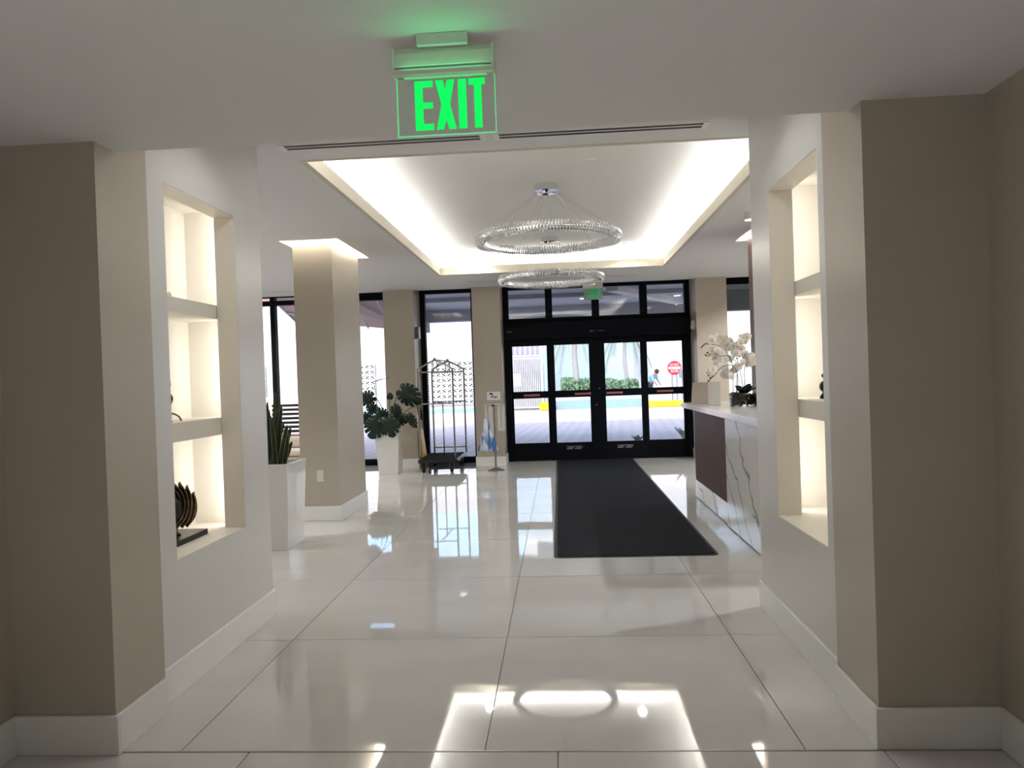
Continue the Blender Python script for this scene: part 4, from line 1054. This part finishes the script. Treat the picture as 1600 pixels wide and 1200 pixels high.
# road sign with grey box
rs = thing('road_sign', 'round red do not enter road sign on grey posts', 'road sign', (4.84, YW, -.02))
sy = YW - .02; cx_, cz_ = 4.84, 1.56; R_ = .30
for dx in (-.10, .09): MB().tube([(cx_ + dx, YW + .02, -.02), (cx_ + dx, YW + .02, 1.5)], .035, 8).build('post', MT['post'], rs)
dsc = MB().lathe([(.001, -.006), (R_, -.006), (R_, .006), (.001, .006)], n=36).xf(Matrix.Translation((cx_, sy, cz_)) @ Matrix.Rotation(PI/2, 4, 'X')).build('disc', MT['sign_red'], rs)
bx(cx_ - .25, cx_ + .25, sy - .008, sy - .006, cz_ - .05, cz_ + .05).build('white_bar', MT['sign_w'], dsc)
text_obj('sign_text', 'DO NOT', .10, .36, (cx_, sy - .008, cz_ + .135), MT['sign_w'], dsc, depth=.001); text_obj('sign_text', 'ENTER', .10, .30, (cx_, sy - .008, cz_ - .135), MT['sign_w'], dsc, depth=.001)
gbx = thing('utility_box', 'grey blue utility box on a post before the road sign', 'utility box', (5.08, YW - .5, -.02))
bx(4.95, 5.16, YW - .6, YW - .4, 1.14, 1.46).build('box', MT['boxgrey'], gbx, bevel=.02); bx(5.16, 5.21, YW - .55, YW - .45, 1.18, 1.28).build('handle', MT['boxgrey'], gbx); MB().tube([(5.06, YW - .5, -.02), (5.06, YW - .5, 1.14)], .03, 8).build('post', MT['post'], gbx)
hb = bx(3.50, 3.72, YW + .0, YW + .2, .70, .90).build('pink_box', mat('dark_pink_card', (.35, .16, .20), .7)); struct(bx(3.45, 4.6, YW - .1, YW + .3, -.02, .70).build('wall_planter_end', MT['ext_white']))
tag(hb, 'small dark pink box on the low wall beside the person', 'box')

# person bending over behind the low wall
pe = thing('person', 'person in a blue patterned shirt bending forward behind the low wall', 'person', (3.80, YW + .75, -.02))
bmv = [(0,0,.92),(0,-.10,1.10),(0,-.24,1.26),(0,-.33,1.33),(0,-.42,1.36),(0,-.47,1.42),                # pelvis, spine, neck, head
       (.10,0,.90),(.11,-.05,.48),(.11,.02,.06),(.11,-.12,.03), (-.10,0,.90),(-.11,-.05,.48),(-.11,.02,.06),(-.11,-.12,.03),
       (.17,-.30,1.29),(.23,-.38,1.05),(.16,-.52,.90),(.14,-.57,.85), (-.17,-.30,1.29),(-.23,-.38,1.05),(-.16,-.52,.90),(-.14,-.57,.85)]
ed = [(0,1),(1,2),(2,3),(3,4),(4,5),(0,6),(6,7),(7,8),(8,9),(0,10),(10,11),(11,12),(12,13),(2,14),(14,15),(15,16),(16,17),(2,18),(18,19),(19,20),(20,21)]
rad = [(.15,.12),(.15,.12),(.17,.12),(.06,.06),(.07,.07),(.085,.09),(.09,.09),(.06,.06),(.042,.042),(.035,.03),(.09,.09),(.06,.06),(.042,.042),(.035,.03),(.06,.06),(.045,.045),(.033,.033),(.03,.02),(.06,.06),(.045,.045),(.033,.033),(.03,.02)]
rotp = Matrix.Rotation(math.radians(55), 4, 'Z')
def skin(name, idx, m, scale, parent):
    me = bpy.data.meshes.new(name); mp = {k: i for i, k in enumerate(idx)}
    me.from_pydata([rotp @ Vector(bmv[k]) for k in idx], [(mp[a], mp[b]) for a, b in ed if a in mp and b in mp], [])
    o = bpy.data.objects.new(name, me); COL.objects.link(o); o.parent = parent; ORG[o] = ORG[parent]
    md = o.modifiers.new('skin', 'SKIN'); me.skin_vertices[0].data
    for k, i in mp.items(): me.skin_vertices[0].data[i].radius = tuple(r*scale for r in rad[k])
    me.skin_vertices[0].data[0].use_root = True
    s_ = o.modifiers.new('sub', 'SUBSURF'); s_.levels = 1; s_.render_levels = 1
    me.materials.append(m); return o
def skin_layer(o):
    return o
skin('body', list(range(22)), MT['skin'], 1.0, pe)
skin('shirt', [0, 1, 2, 14, 15, 18, 19], MT['shirt'], 1.14, pe)
skin('trousers', [0, 6, 7, 8, 10, 11, 12], MT['trousers'], 1.16, pe)
hp = rotp @ Vector((0, -.45, 1.46)) + ORG[pe]
MB().sphere(hp, .105, 14, 10, (.95, 1.0, 1.0)).build('hair', MT['hair'], pe, smooth=True)

# plants just outside the doors
def pot_plant(x, y, label, h, m):
    r = thing('outdoor_pot_plant', label, 'potted plant', (x, y, -.02))
    MB().lathe([(.06, -.02), (.10, .12), (.11, .14), (.09, .14), (.08, .12)], (x, y, 0), 16).build('pot', MT['ext_grey'], r, smooth=False)
    for k in range(9):
        a = 2*PI*k/9; strap_leaf(Vector((x, y, .12)), (math.cos(a)*.5, math.sin(a)*.5, 1), h*random.uniform(.7, 1), .035, .25, m, 'leaf', r)
pot_plant(1.36, 13.3, 'small grey leaved pot plant standing just outside the sliding doors', .30, mat('grey_leaf', (.20, .21, .24), .6))
pot_plant(2.16, 12.9, 'dark leaved pot plant outside the last door panel beside the desk', .55, MT['hedge'])

# apartment tower across the street
tw_ = thing('apartment_tower', 'white apartment tower across the street with rows of windows', 'building', (8, 70, -.02))
bx(-3.5, 22, 66, 76, -.02, 26).build('wall', MT['ext_white'], tw_)
w1 = None
for i in range(9):
    for j in range(7):
        x = -2.4 + i*2.7; z = 4.0 + j*3.1
        if w1 is None: w1 = bx(0, 1.5, 65.94, 66.0, 0, 1.7); o = w1.build('window', MT['pane_dk'], tw_); wme = o.data; [setattr(v, 'co', v.co + ORG[tw_]) for v in wme.vertices]
        else: o = bpy.data.objects.new('window', wme); COL.objects.link(o); o.parent = tw_
        o.location = Vector((x, 0, z)) - Vector((ORG[tw_].x, ORG[tw_].y, ORG[tw_].z))
for j in range(7): bx(-3.5, 22, 65.6, 66.0, 3.4 + j*3.1, 3.55 + j*3.1).build('balcony_slab', MT['ext_white'], tw_)
